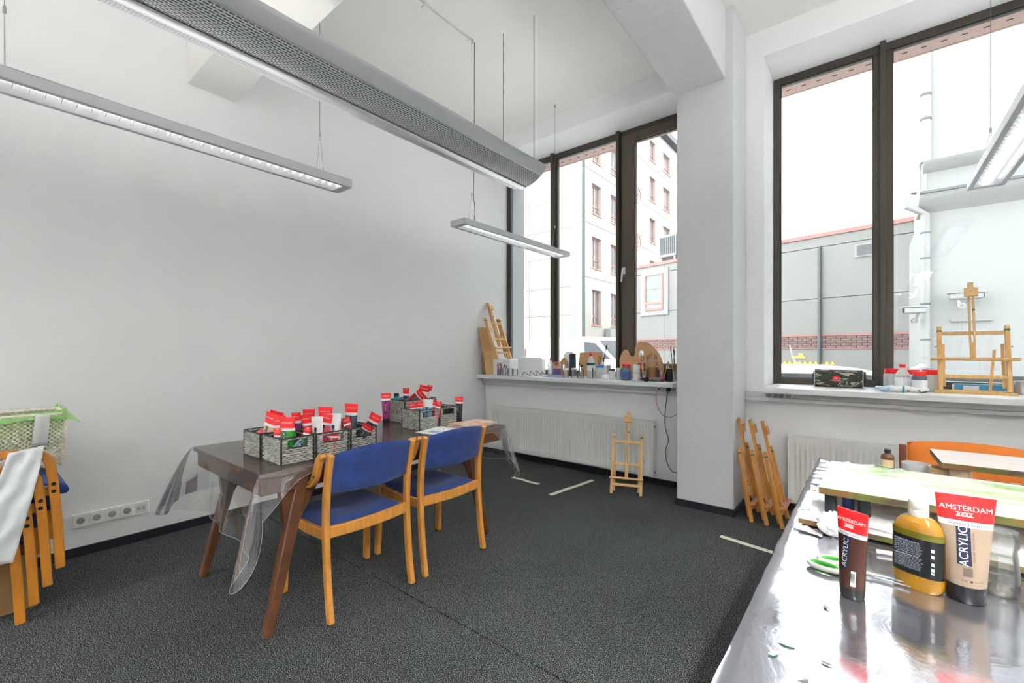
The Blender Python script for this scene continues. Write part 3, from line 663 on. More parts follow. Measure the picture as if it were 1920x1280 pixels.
# clear film cloth: flat top and a hanging skirt with folds, one continuous sheet
def film():
    pts = []; rc = .012
    def edge():
        out = []
        def side(ax, ay, bx, by, nx, ny, n_, kind):
            for i in range(n_):
                u = i/n_; out.append((ax+(bx-ax)*u, ay+(by-ay)*u, nx, ny, kind, u))
        # near end (towards -y), right side (+x), far end (+y), left side (-x), corners filled with fans
        x0, x1, y0, y1 = TX0-.004, TX1+.004, TY0-.004, TY1+.004
        side(x0, y0, x1, y0, 0, -1, 46, 'near')
        for i in range(15): a = R(-90+90*i/14); out.append((x1, y0, cos(a), sin(a), 'c1', i/14))
        side(x1, y0, x1, y1, 1, 0, 60, 'right')
        for i in range(15): a = R(90*i/14); out.append((x1, y1, cos(a), sin(a), 'c2', i/14))
        side(x1, y1, x0, y1, 0, 1, 36, 'far')
        for i in range(11): a = R(90+90*i/10); out.append((x0, y1, cos(a), sin(a), 'c3', i/10))
        side(x0, y1, x0, y0, -1, 0, 50, 'left')
        for i in range(11): a = R(180+90*i/10); out.append((x0, y0, cos(a), sin(a), 'c4', i/10))
        return out
    E_ = edge(); n_ = len(E_); rings = 9
    g = MB(); zt = TZ+.0025
    for k in range(rings+1):
        t = k/rings
        for i, (x, y, nx, ny, kd, u) in enumerate(E_):
            if kd == 'near': d, fl, wv = .31+.05*u-.05*sin(pi*u), .13*(1-u)**3+.02+.03*u**6, .020*sin(u*11+.6)*t+.010*sin(u*29)*t*t
            elif kd == 'c1':  d, fl, wv = .36+.10*sin(pi*u**.8)-.17*u*u, .03+.125*sin(pi*u), .022*sin(u*6.0+.4)*t
            elif kd == 'right':
                e = max(0, 1-u/.17); f2 = max(0, (u-.9)/.1); d, fl, wv = .030+.17*e*e+.2*f2*f2, .004+.03*e, .018*sin(u*44)*t*e
            elif kd == 'c2':  d, fl, wv = .23+.15*sin(pi*u), .03+.06*sin(pi*u), .034*sin(u*11)*t
            elif kd == 'far': d, fl, wv = .26+.02*sin(u*7), .05, .020*sin(u*18)*t
            elif kd == 'c3':  d, fl, wv = .27+.08*sin(pi*u), .05, .02*sin(u*12)*t
            elif kd == 'left': d, fl, wv = .22+.05*abs(2*u-1), .03, .012*sin(u*26)*t
            else: d, fl, wv = .30+.08*sin(pi*u), .13+.02*sin(pi*u), .02*sin(u*10)*t
            out = fl*t**.8+wv+.004*min(1, t*6)
            g.v.append((x+nx*out, y+ny*out, zt-d*t))
    global SKIRT_EDGE
    SKIRT_EDGE = g.v[rings*n_:(rings+1)*n_]
    for k in range(rings):
        for i in range(n_): g.f.append((k*n_+i, k*n_+(i+1) % n_, (k+1)*n_+(i+1) % n_, (k+1)*n_+i))
    # inner top grid joined as rings shrinking to the middle
    cx, cy = (TX0+TX1)/2, (TY0+TY1)/2; o = len(g.v); steps = (.85, .6, .3)
    prev = 0
    for s_ in steps:
        st = len(g.v)
        for (x, y, nx, ny, kd, u) in E_: g.v.append((cx+(x-cx)*s_, cy+(y-cy)*s_, zt+.0006*sin(x*31)*sin(y*17)))
        for i in range(n_): g.f.append((prev+i, prev+(i+1) % n_, st+(i+1) % n_, st+i))
        prev = st
    g.f.append(tuple(prev+i for i in range(n_)))
    return g
fo = film().build('clear_tablecloth', 'film', loc=(0, 0, 0)); tag(fo, 'clear plastic film cloth draped over the dark walnut table', 'tablecloth')
MB().tube(SKIRT_EDGE, .0006, 5, True).build('edge_glint', K['bag'], fo)  # pale thread added to paint the bright line along the film's lower edge

# ================================================================ BLUE CHAIRS
def blue_chair(label, loc, rot):
    t = thing('dining_chair', label, 'chair', loc, rot, None)
    rear = [(.240, 0), (.222, .10), (.207, .22), (.196, .36), (.193, .46), (.198, .58), (.216, .70), (.240, .795)]
    for s in (-1, 1):
        pts = spline([(x, s*.236, z) for x, z in rear], 4)
        MB().sweep(pts, .028, .036, side=(0, 1, 0)).build('rear_leg', 'beech', t, bev=.006)
        arm = spline([(.228, s*.265, .792), (.198, s*.266, .775), (.176, s*.266, .73), (.150, s*.267, .675), (.105, s*.268, .636), (.04, s*.268, .622), (-.03, s*.268, .628)], 5)
        MB().sweep(arm, .030, [.022+.016*sin(pi*min(1, i/(len(arm)-1)*1.3)) for i in range(len(arm))], side=(0, 1, 0)).build('armrest', 'beech', t, bev=.007, seg=3)
        MB().lathe([(.006, 0), (.006, .002), (0, .002)], 10, M=Matrix.Translation((.172, s*.2835, .69)) @ Matrix.Rotation(R(-90*s), 4, 'X')).build('bolt_hole', 'black', t)
        MB().sweep([(-.222, s*.25, 0), (-.212, s*.245, .20), (-.205, s*.24, .435)], .030, .040, side=(0, 1, 0)).build('front_leg', 'beech', t, bev=.006)
        MB().sweep([(.18, s*.232, .402), (0, s*.236, .398), (-.195, s*.238, .41)], .022, .052, side=(0, 1, 0)).build('side_rail', 'beech', t, bev=.004)
    N = 14
    MB().sweep([(.200+.0*i, -.225+.45*i/N, .417-.010*sin(pi*i/N)) for i in range(N+1)], .022, .056, side=(1, 0, 0)).build('rear_rail', 'beech', t, bev=.004)
    MB().sweep([(-.205, -.225+.45*i/N, .412-.006*sin(pi*i/N)) for i in range(N+1)], .022, .045, side=(1, 0, 0)).build('front_rail', 'beech', t, bev=.004)
    def seat(top):
        def f(u, v):
            x = -.235+.425*u; y = -.222+.444*v; e = min(u, 1-u, v, 1-v)
            h = .042*(1-(1-min(1, e/.12))**2.2)
            dip = -.016*sin(pi*v)*(.4+.6*u); nose = -.012*(max(0, .25-u)/.25)**2
            return (x, y, .418+dip+nose+(h if top else -.0))
        return f
    s_ = MB().grid(seat(True), 18, 18).grid(seat(False), 18, 18); s_.build('seat', 'blue', t)
    def back(front):
        def f(u, v):
            y = -.222+.444*u; e = min(u, 1-u, v, 1-v); z = .60-.012*sin(pi*u)+(.192+.040*sin(pi*u)**.8)*v
            x = .202+.045*(z-.60)/.2+.026*sin(pi*u); th = .017*(1-(1-min(1, e/.12))**2)
            return (x+(-th if front else th*.7), y, z)
        return f
    MB().grid(back(True), 18, 12).grid(back(False), 18, 12).build('backrest', 'blue', t)
    return t
ch = blue_chair('nearer blue upholstered beech chair at the walnut table, with the baskets in front of it', (1.640, -2.880, 0), 0)
dup(ch, (1.648, -2.310, 0), R(-1.0), 'farther blue upholstered beech chair at the walnut table, towards the window')

# orange chair behind the foil table
oc = thing('orange_chair', 'orange upholstered chair with brown posts behind the foil table', 'chair', (4.24, -1.10, 0))
K['orange'] = mat('orange_cloth', (200, 108, 14), .7, var=.06, vs=20, bump=.08, bs=300)
K['brownpost'] = mat('red_brown_post', (120, 56, 36), .4)
def ob(front):
    def f(u, v):
        x = -.245+.49*u; e = min(u, 1-u, v, 1-v); z = .50+.325*v-.012*abs(2*u-1)**3+.008*sin(pi*u)
        return (x, -.09+.06*(v)+.03*sin(pi*u)+(-.024 if front else .024)*(1-(1-min(1, e/.1))**2), z)
    return f
MB().grid(ob(True), 20, 12).grid(ob(False), 20, 12).build('backrest', 'orange', oc)
def os(top):
    def f(u, v):
        x = -.235+.47*u; y = -.48+.42*v; e = min(u, 1-u, v, 1-v); return (x, y, .42+(.05*(1-(1-min(1, e/.12))**2) if top else 0))
    return f
MB().grid(os(True), 16, 16).grid(os(False), 16, 16).build('seat', 'orange', oc)
for s in (-1, 1):
    MB().sweep([(s*.262, .02, 0), (s*.262, -.06, .4), (s*.262, -.055, .60), (s*.262, -.03, .80)], .030, .04, side=(1, 0, 0)).build('rear_leg', 'brownpost', oc, bev=.005)
    MB().sweep([(s*.245, -.46, 0), (s*.245, -.45, .42)], .03, .035, side=(1, 0, 0)).build('front_leg', 'brownpost', oc, bev=.005)
    MB().box(s*.25-.012, s*.25+.012, -.45, -.06, .375, .42).build('side_rail', 'brownpost', oc, bev=.003)

# ================================================================ STACKED BENTWOOD ARMCHAIRS
def stack_chair(label, loc):
    t = thing('bentwood_armchair', label, 'chair', loc, 0, 'stacked bentwood armchairs by the left wall')
    for s in (-1, 1):
        x = s*.262
        p = [(x, 0, 0), (x, -.012, .25), (x, -.026, .44), (x, -.034, .51)]+[(x, -.034-.09*(1-cos(R(a))), .51+.075*sin(R(a))) for a in (25, 50, 75, 90)]+[(x, -.22, .588), (x, -.40, .575), (x, -.50, .57)]
        q = spline(p, 3)
        MB().sweep(q, .030, .036, side=(1, 0, 0)).build('arm_and_leg', 'beechb', t, bev=.004)
        MB().sweep([(x*.93, -.56, 0), (x*.93, -.50, .42), (x*.93, -.53, .72), (x*.93, -.58, .86)], .03, .04, side=(1, 0, 0)).build('rear_leg', 'beechb', t, bev=.004)
        for z in (.42, .385):
            MB().lathe([(.009, 0), (.009, .002), (0, .002)], 12, M=Matrix.Translation((x+s*.015, -.024, z)) @ Matrix.Rotation(R(90*s), 4, 'Y')).build('bolt_hole', 'black', t)
        MB().box(x*.9-.01, x*.9+.01, -.50, -.02, .36, .405).build('side_rail', 'beechb', t, bev=.003)
    def st(top):
        def f(u, v):
            u = (1-cos(pi*u))/2; v = (1-cos(pi*v))/2; X_ = -.225+.45*u; y = -.50+.535*v; e = min(u*.45, (1-u)*.45, v*.535, (1-v)*.535); k = math.sqrt(max(0, 1-(1-min(1, e/.034))**2)); return (X_, y, .400-.030*v**3+(.034*k if top else -.028*k))
        return f
    MB().grid(st(True), 22, 26).grid(st(False), 22, 26).build('seat', 'blue', t)
    def bk_(front):
        def f(u, v):
            X_ = -.215+.43*u; e = min(u, 1-u, v, 1-v); z = .64+.21*v; return (X_, -.535-.09*(z-.64)/.21+(.02 if front else -.02)*(1-(1-min(1, e/.12))**2), z)
        return f
    MB().grid(bk_(True), 12, 8).grid(bk_(False), 12, 8).build('backrest', 'blue', t)
    return t
names = ['bottom bentwood armchair of the stack at the left edge, its leg nearest us', 'second bentwood armchair up in the stack at the left edge', 'third bentwood armchair up in the stack at the left edge', 'topmost bentwood armchair of the stack, under the wicker bin']
sc0 = stack_chair(names[0], (.478, -4.036, 0))
for i in (1, 2, 3): dup(sc0, (.478, -4.036+.044*i, .0715*i), 0, names[i])
# cardboard box under the stack
bx = thing('cardboard_box', 'open brown cardboard box on the carpet beneath the stacked chairs', 'box', (.415, -4.26, 0))
for n_, b_ in (('bottom', (-.165, .165, -.29, .29, 0.002, .008)), ('side', (.165, .170, -.29, .29, 0, .27)), ('side', (-.170, -.165, -.29, .29, 0, .27)), ('end', (-.165, .165, .285, .29, 0, .27)), ('end', (-.165, .165, -.29, -.285, 0, .27))):
    MB().box(*b_).build(n_+'_panel', 'kraft', bx)
# wicker bin with green liner, standing on the top seat
K['wicker'] = ramp_mat('pale_wicker', [(.35, (206, 196, 178)), (.6, (232, 226, 214)), (.8, (246, 244, 238))], 30, rough=.7)
wbn = thing('wicker_bin', 'white woven bin with a green liner on top of the stacked chairs', 'bin', (.345, -4.115, .672))
def wv(o, w, d, h, rows, pitch, r, mt, taper=0, holes=None, name='weave'):
    """woven wall: every strand runs round the body, stepping in and out by turns"""
    g = MB()
    for i in range(rows):
        z = r+(h-2*r)*i/(rows-1); k = 1+taper*(z/h)
        ring = rrect(w*k, d*k, .012, 3); P = []; tot = 0
        for a, c in zip(ring, ring[1:]+ring[:1]):
            L_ = math.hypot(c[0]-a[0], c[1]-a[1]); m_ = max(1, int(L_/(pitch/2)))
            for j in range(m_): P.append((a[0]+(c[0]-a[0])*j/m_, a[1]+(c[1]-a[1])*j/m_))
        n_ = len(P); Q = []
        for j, (x, y) in enumerate(P):
            a = P[j-1]; c = P[(j+1) % n_]; tx_, ty_ = c[0]-a[0], c[1]-a[1]; ll = math.hypot(tx_, ty_) or 1
            off = .85*r*(1 if (j+i) % 2 else -1)
            Q.append((x+ty_/ll*off, y-tx_/ll*off, z+random.uniform(-.12, .12)*r))
        if holes and holes(0, 0, z) is not None:
            run = []
            for p in Q+[Q[0]]:
                if holes(p[0], p[1], z):
                    if len(run) > 1: g.tube(run, r, 5)
                    run = []
                else: run.append(p)
            if len(run) > 1: g.tube(run, r, 5)
        else: g.tube(Q, r, 5, closed=True)
    ob_ = g.build(name, mt, o); ob_['kind'] = 'stuff'; return ob_
wv(wbn, .29, .48, .275, 26, .022, .0062, 'wicker', .06)
MB().grid(lambda u, v: (.135*cos(2*pi*u)*1, .23*sin(2*pi*u), .004+.0*v) if v else (0, 0, .004), 24, 1).build('base', 'wicker', wbn)
MB().tube([(x, y, .279) for x, y in rrect(.308, .505, .014, 3)], .009, 6, closed=True).build('rim', 'wicker', wbn)
def lin(u, v):
    ring = rrect(.318+.012*v, .515+.012*v, .02, 5); k = u*len(ring); i = int(k) % len(ring); f_ = k-int(k); a = ring[i]; c = ring[(i+1) % len(ring)]
    x, y = a[0]+(c[0]-a[0])*f_, a[1]+(c[1]-a[1])*f_
    zz = .292+.012*sin(u*37)-v*(.045+.018*sin(u*23)+.012*sin(u*61)) if v > 0 else .298+.010*sin(u*37)
    tip = max(0, 1-abs(u-.125)*16); return (x*(1+.02*sin(u*53)*v)+.02*tip*v, y+.05*tip*v, zz+.012*tip)
MB().grid(lin, 96, 5, cu=True).build('liner_cuff', 'greenbag', wbn)
MB().grid(lambda u, v: (lin(u, 0)[0]*(1-.06*v), lin(u, 0)[1]*(1-.04*v), lin(u, 0)[2]-.2*v), 64, 3, cu=True).build('liner', 'greenbag', wbn)
# white plastic draped on the arms of the stack: a hanging band with a curled end
def sheet(u, v):
    top = .5*(sin(v*9)+1)*.004
    yt = -4.075+.113*v; z = .815-.5*u
    y = yt-.10*u**1.15-.055*u*(1-v)
    fold = .006*sin(v*11+u*9)+.004*sin(u*31+v*6)
    return (.778+fold+.012*sin(pi*u)+.02*u, y, z+.015*v*(1-u))
sh = MB().grid(sheet, 26, 14).build('white_plastic_sheet', K['bag'] if False else K.setdefault('whitebag', mat('white_polythene', (226, 230, 232), .45, var=.02, bump=.25, bs=18)), solid=.0015); tag(sh, 'white plastic sheet draped down over the arms of the stacked chairs', 'plastic sheet')
st2 = MB().grid(lambda u, v: (.520+.006*sin(v*6)+.012*sin(u*3), -3.975+.055*v-.012*u, .955-.16*u+.004*sin(v*5)), 12, 6).build('plastic_strap', 'bag', solid=.001); tag(st2, 'translucent white plastic strip hanging down from the wicker bin', 'plastic strip')
# ================================================================ TAPE ON THE CARPET
for nm, lab, pts in (('masking_tape', 'short pale masking tape strip on the carpet left of the others, by the radiator', [(1.02, -.70), (1.14, -.695), (1.25, -.715), (1.36, -.715)]),
                ('masking_tape', 'diagonal pale masking tape strip on the carpet near the lone easel', [(1.63, -.915), (1.65, -.70), (1.68, -.50), (1.70, -.27)]),
                ('masking_tape', 'pale masking tape strip on the carpet running under the foil table', [(3.04, -.90), (3.2, -.93), (3.4, -.965), (3.62, -1.0)])):
    o = MB().sweep([(x, y, .0012) for x, y in pts], .045 if pts[0][0] < 3 else .042, .0016, side=(0, 0, 1) if False else ((0, 1, 0) if abs(pts[-1][0]-pts[0][0]) > .2 else (1, 0, 0))).build(nm, 'tape'); tag(o, lab, 'tape', 'masking tape strips on the carpet')

# ================================================================ PAINT TUBES
COL = {}
def pm(nm, rgb, rough=.35): 
    if nm not in COL: COL[nm] = mat('paint_'+nm, rgb, rough, var=.03)
    return COL[nm]
K['band'] = mat('print_white', (236, 236, 236), .4); K['navy'] = mat('label_navy', (18, 28, 58), .4); K['capb'] = mat('cap_black', (20, 20, 24), .3)
def cut(o, cutter):
    k = cutter.build('cutter', 'white'); m_ = o.modifiers.new('cut', 'BOOLEAN'); m_.operation = 'DIFFERENCE'; m_.solver = 'EXACT'; m_.object = k
    bpy.context.view_layer.update()
    me = D.meshes.new_from_object(o.evaluated_get(bpy.context.evaluated_depsgraph_get())); o.modifiers.clear(); old = o.data; o.data = me; D.meshes.remove(old)
    kd = k.data; D.objects.remove(k); D.meshes.remove(kd)
def paint_tube(label, loc, rot, h, r, col, cap='capb', level=1, group=None, hdr=.22, band=.065, capf=.14, bodytop=None, lid='red', name='paint_tube', wide=1.0):
    t = thing(name, label, 'paint tube', loc, rot, group); w2 = pi*r/2*.92*wide
    c0 = capf*h
    def AB(z):
        q = min(1, max(0, (z-c0)/(h-c0))); return r+(w2-r)*q**1.1, r*(1-q**1.25)+.0013
    def S(z0, z1, n=28):
        def f(u, v):
            z = z0+(z1-z0)*v; A, B = AB(z); a = 2*pi*u; return (A*cos(a), B*sin(a), z)
        return f
    def dec(x, z, e=.0007):
        A, B = AB(z); return (x, -B*math.sqrt(max(0, 1-(x/A)**2))-e, z)
    zb, zr = h*(1-hdr-band), h*(1-hdr); n = 28 if level else 16
    MB().lathe([(r*.90, 0), (r*.97, .004), (r*1.0, c0*.9), (r*1.0, c0)], n).build('cap', cap, t)
    MB().grid(S(c0, zb), n, 8, True).build('body', pm(col[0], col[1]), t)
    MB().grid(S(zb, zr), n, 2, True).build('white_band', 'band', t)
    hd = MB().grid(S(zr, h), n, 5, True)
    hd.f.append(tuple(len(hd.v)-1-i*6 for i in range(n)))
    hd.f.append(tuple(len(hd.v)-6-i*6 for i in range(n)))
    ho = hd.build('header', lid, t)
    if level >= 2:
        cut(ho, MB().prism(rrect(w2*.82, .006, .0029, 4, 0, h-.0135)+[], -.05, .05, Matrix.Rotation(R(90), 4, 'X')).prism(rrect(w2*.30, .010, .0045, 4, 0, h-.0125), -.05, .05, Matrix.Rotation(R(90), 4, 'X')))
    else:
        MB().prism(rrect(w2*.8, h*.028, h*.0139, 3, 0, h*.955), .0002, .0022, Matrix.Rotation(R(90), 4, 'X')).build('hang_slot', 'band', t)
    if level >= 1:
        def put(txt, size, x0, z0, m_, nm, vert=False, e=.0012):
            v_, f_ = text2d(txt, size); g = MB()
            for (a, b_, c_) in v_: g.v.append(dec(x0-b_, z0+a, e) if vert else dec(x0+a, z0+b_, e))
            g.f = list(f_); g.build(nm, m_, t, smooth=False)
        put('AMSTERDAM', w2*(.30 if level > 1 else .24), 0, h*(1-hdr*.50), 'band', 'brand_lettering')
        lw = w2*(.46 if level > 1 else .40); lz0, lz1 = h*(capf+.20 if level > 1 else capf+.16), zb
        g = MB().grid(lambda u, v: dec(-w2*.12-lw/2+lw*u, lz0+(lz1-lz0)*v, .0006), 6, 6); g.build('label_panel', 'navy', t)
        put('ACRYLIC', min(lw*.98, (lz1-lz0)*(.262 if level > 1 else .245)), -w2*.12, (lz0+lz1)/2, 'band', 'label_lettering', True)
        if level >= 2:
            g = MB()
            for k in range(4): 
                x = -w2*.24+k*w2*.13
                for q in range(3): 
                    zz = h*(1-hdr*.73)
                    if q == 1: continue
                    a = dec(x-w2*.015*1, zz-(.0018 if q == 0 else -.0018), .0011); g.cbox((x+(q-1)*w2*.025, a[1], zz), (w2*.028, .0004, .0045))
            g.cbox((-w2*.05, dec(0, h*(1-hdr*.80))[1]-.0004, h*(1-hdr*.80)), (w2*.56, .0004, .0014))
            g.cbox((-w2*.05, dec(0, h*(1-hdr*.66))[1]-.0004, h*(1-hdr*.66)), (w2*.56, .0004, .0010)).build('crest', 'band', t)
            put('Standard Series', w2*.19, 0, (zb+zr)/2, 'navy', 'band_lettering')
            put('ACRYLVERF  ACRYLIC COLOUR', w2*.085, w2*.20, (lz0+lz1)/2, 'navy', 'side_lettering', True)
    return t, dec, (w2, zb, c0)
Q = {'beige': ('beige', (222, 178, 136)), 'green': ('green', (36, 138, 40)), 'blue': ('blue', (32, 72, 150)), 'orange': ('orange', (216, 120, 40)), 'purple': ('purple', (140, 40, 140)),
     'red': ('red', (190, 28, 34)), 'white': ('white', (228, 230, 230)), 'crimson': ('crimson', (170, 20, 40)), 'dgreen': ('dgreen', (20, 96, 66)), 'grey': ('grey', (64, 76, 84)), 'teal': ('teal', (40, 150, 160)),
     'magenta': ('magenta', (150, 20, 110)), 'black': ('black', (44, 46, 50)), 'brown': ('brown', (60, 24, 8)), 'sand': ('sand', (148, 130, 111)), 'skin': ('skin', (226, 186, 158)), 'pink': ('pink', (214, 90, 110)), 'lblue': ('lblue', (120, 170, 200))}

# ================================================================ BASKETS
def basket(label, x0, x1, y0, y1, h, hole):
    cx, cy = (x0+x1)/2, (y0+y1)/2; w, d = x1-x0-.012, y1-y0-.012
    t = thing('wicker_basket', label, 'basket', (cx, cy, TZ+.003), 0, None)
    hl = (lambda x, y, z: (x > w/2-.012 and abs(y) < d*.27) if h-.046 < z < h-.010 else None) if hole else None
    wv(t, w, d, h, int(h/.0096), .030, .0044, 'wick', 0, hl)
    for sx in (-1, 1):
        for sy in (-1, 1): MB().bar((sx*w/2, sy*d/2, 0), (sx*w/2, sy*d/2, h), .007, .007).build('corner_post', 'wire', t)
    MB().tube([(x, y, h) for x, y in rrect(w, d, .006, 2)], .0045, 6, True).build('rim', 'wire', t)
    if hole: MB().tube([(w/2+.003, y, z) for y, z in rrect(d*.54, .036, .012, 4, 0, h-.028)], .0025, 5, True).build('handle_hole_rim', 'wire', t)
    MB().box(-w/2, w/2, -d/2, d/2, .001, .005).build('base', 'wick', t)
    # added dark inner lining stops light through the strands
    MB().box(-w/2+.006, -w/2+.008, -d/2+.006, d/2-.006, .005, h*.94).box(-w/2+.006, w/2-.006, -d/2+.006, -d/2+.008, .005, h*.94).box(-w/2+.006, w/2-.006, d/2-.008, d/2-.006, .005, h*.94).box(w/2-.008, w/2-.006, -d/2+.006, d/2-.006, .005, h*(.60 if hole else .94)).build('light_stop_lining', 'wire', t)
    return t
basket('grey woven basket at the near end of the table, front one nearest the picture left', 1.472, 1.688, -3.262, -3.095, .122, True)
basket('grey woven basket in the middle of the front row of three', 1.472, 1.688, -3.090, -2.905, .122, True)
basket('grey woven basket at the window end of the front row of three', 1.472, 1.688, -2.900, -2.735, .122, True)
basket('long grey woven basket behind the front row of three', 1.250, 1.466, -3.268, -2.735, .122, False)
basket('grey woven basket half full of tubes, near half of the farther pair', 1.250, 1.452, -2.245, -2.065, .132, True)
basket('empty grey woven basket, window half of the farther pair', 1.250, 1.452, -2.060, -1.880, .132, True)
basket('grey woven basket by the wall behind the farther pair', .905, 1.125, -2.12, -1.80, .165, False)
ZT = TZ+.012
def lean(ax, ay): return (R(ax), R(ay), 0)
G = None
def bt(label, c, x, y, z, h, r, rz=35, tx_=0, ty_=0, lv=1, **kw):
    # tilted about its own foot
    q = (Matrix.Rotation(R(tx_), 3, 'X') @ Matrix.Rotation(R(ty_), 3, 'Y') @ Matrix.Rotation(R(rz), 3, 'Z')).to_euler()
    return paint_tube(label, (x, y, z), tuple(q), h, r, Q[c], level=lv, group=None, **kw)
# front-left basket
bt('upright green paint tube in the near front basket', 'green', 1.600, -3.185, ZT, .205, .031, 30, 2, 0, hdr=.26)
bt('red topped paint tube just behind the upright green tube', 'dgreen', 1.550, -3.185, ZT, .205, .022, 42, 4, -6)
bt('small blue paint tube with a red top in the near front basket', 'blue', 1.560, -3.225, ZT, .150, .014, 30, 0, 3)
bt('orange paint tube between the small blue and the green tube', 'orange', 1.555, -3.15, ZT, .145, .015, 30, 0, 3)
bt('slim dark green paint tube lying out of the near basket handle hole', 'dgreen', 1.655, -3.155, ZT+.02, .140, .012, 50, -14, 8)
bt('white and blue paint tube slanting in the near basket beside the slim green one', 'lblue', 1.640, -3.205, ZT+.01, .135, .016, 45, -40, 8)
# long rear basket
bt('beige paint tube leaning in the left end of the long basket', 'beige', 1.400, -3.215, ZT, .215, .033, 20, -6, 12, hdr=.25)
bt('red topped paint tube leaning behind the beige tube', 'crimson', 1.385, -3.165, ZT, .225, .028, 28, 2, 14)
bt('dark red paint tube tipped to the left rim of the long basket', 'red', 1.440, -3.235, ZT, .135, .014, 30, 0, -26)
bt('purple paint tube in the middle of the long basket', 'purple', 1.430, -3.06, ZT, .200, .018, 40, 3, 0)
bt('tall red topped tube second from the purple one in the long basket', 'white', 1.430, -2.995, ZT, .215, .022, 52, 4, 6)
# middle front basket
bt('red topped paint tube leaning left in the middle front basket', 'crimson', 1.580, -3.055, ZT, .205, .022, 30, 8, -4)
bt('red topped paint tube turned edgewise in the middle front basket', 'pink', 1.615, -3.02, ZT, .205, .024, 20, -6, 5)
bt('red paint tube low in the middle front basket handle hole', 'red', 1.660, -2.995, ZT-.002, .118, .022, 60, -4, 4)
bt('white paint tube with a pointed nozzle in the middle front basket', 'white', 1.640, -3.055, ZT, .195, .022, 35, 0, -3, lid='white')
bt('white pouch shaped paint tube in the middle front basket', 'white', 1.645, -2.965, ZT, .205, .024, 48, 3, 4, lid='band')
bt('pale skin coloured paint tube slanting in the middle front basket', 'skin', 1.640, -2.93, ZT, .155, .016, 38, 12, 8)
bt('tall red and white paint tube at the back of the middle front basket', 'white', 1.535, -2.96, ZT, .230, .027, 40, 2, 4)
# right front basket
bt('tall grey paint tube with a red top in the window end basket', 'grey', 1.585, -2.835, ZT, .240, .026, 38, 2, 4, hdr=.20)
bt('dark labelled paint tube lying tilted in the window end basket', 'grey', 1.630, -2.815, ZT+.04, .150, .022, 40, 6, 52)
bt('red topped paint tube slanting right in the window end basket', 'black', 1.600, -2.775, ZT+.01, .190, .024, 45, -14, 26)
bt('red topped paint tube slanting left in the window end basket', 'red', 1.640, -2.865, ZT+.01, .165, .018, 25, 0, -22)
# farther baskets
bt('teal paint tube standing in the farther near basket', 'teal', 1.365, -2.165, ZT, .175, .018, 40, 2, 0)
bt('white pouch tube standing in the farther near basket', 'lblue', 1.395, -2.125, ZT, .190, .026, 30, 0, 2, lid='white')
bt('red topped paint tube, left of two in the farther near basket', 'red', 1.410, -2.095, ZT, .188, .018, 30, 0, 2)
bt('pink paint tube, right of two in the farther near basket', 'pink', 1.430, -2.085, ZT, .175, .016, 40, -8, 4)
bt('crimson paint tube leaning at the left rim of the farther near basket', 'crimson', 1.335, -2.195, ZT, .170, .020, 35, -10, -20)
bt('large red tube fallen across the top of the wall side basket', 'red', .985, -1.985, ZT+.115, .200, .034, 40, -10, 62)
bt('second large red tube propped on the fallen one in the wall side basket', 'white', 1.020, -1.885, ZT+.06, .215, .030, 40, 4, 22)
bt('turquoise paint tube with a black cap upside down in the wall side basket', 'teal', .965, -2.075, ZT+.205, .180, .020, 40, 180, 0)
bt('small dark blue tube with a red top at the back of the wall side basket', 'blue', .945, -1.97, ZT+.03, .210, .018, 40, 4, 6)
bt('thin white tube sticking up high out of the wall side basket', 'white', 1.065, -1.875, ZT+.06, .205, .013, 60, -8, 10)
# tubes standing on the cloth
paint_tube('tall magenta paint tube standing alone on the table near the wall', (.985, -2.185, TZ+.003), (0, 0, R(55)), .222, .025, Q['magenta'], hdr=.18)
paint_tube('black paint tube standing on the table right of the farther baskets', (1.395, -1.812, TZ+.003), (0, 0, R(28)), .192, .022, Q['black'], hdr=.2)
# magazines and a paper sheet
K['cover'] = ramp_mat('magazine_cover', [(.25, (70, 44, 40)), (.42, (214, 150, 120)), (.55, (236, 214, 196)), (.7, (180, 80, 70))], 9, rough=.3)
K['pages'] = mat('page_edges', (220, 214, 206), .8, var=.12, vs=80, stretch=(1, 1, 20))
def magazine(label, loc, rz, w, d, h):
    t = thing('magazine', label, 'magazine', loc, rz, None)
    MB().box(-w/2+.002, w/2-.003, -d/2+.003, d/2-.003, .001, h-.001).build('pages', 'pages', t)
    MB().box(-w/2, w/2, -d/2, d/2, h-.001, h).box(-w/2, -w/2+.001, -d/2, d/2, 0, h).box(-w/2, w/2, -d/2, d/2, 0, .001).build('cover', 'cover', t)
for i in range(3):
    magazine(['bottom magazine of the pile at the window end of the table', 'middle magazine of the pile at the window end of the table', 'top magazine of the pile at the window end of the table'][i], (1.60+.006*i, -1.90+.008*i, TZ+.003+.0085*i), R(4-3*i), .215, .285, .008)
ps = thing('paper_sheet', 'white sheet with a blue patch on the table beside the farther baskets', 'paper', (1.56, -2.16, TZ+.0032), R(12))
MB().box(-.10, .10, -.14, .14, 0, .0012).build('sheet', 'paper', ps); MB().box(-.03, .05, -.10, -.03, .0012, .0015).build('blue_patch', pm('lblue', (120, 170, 200)), ps)

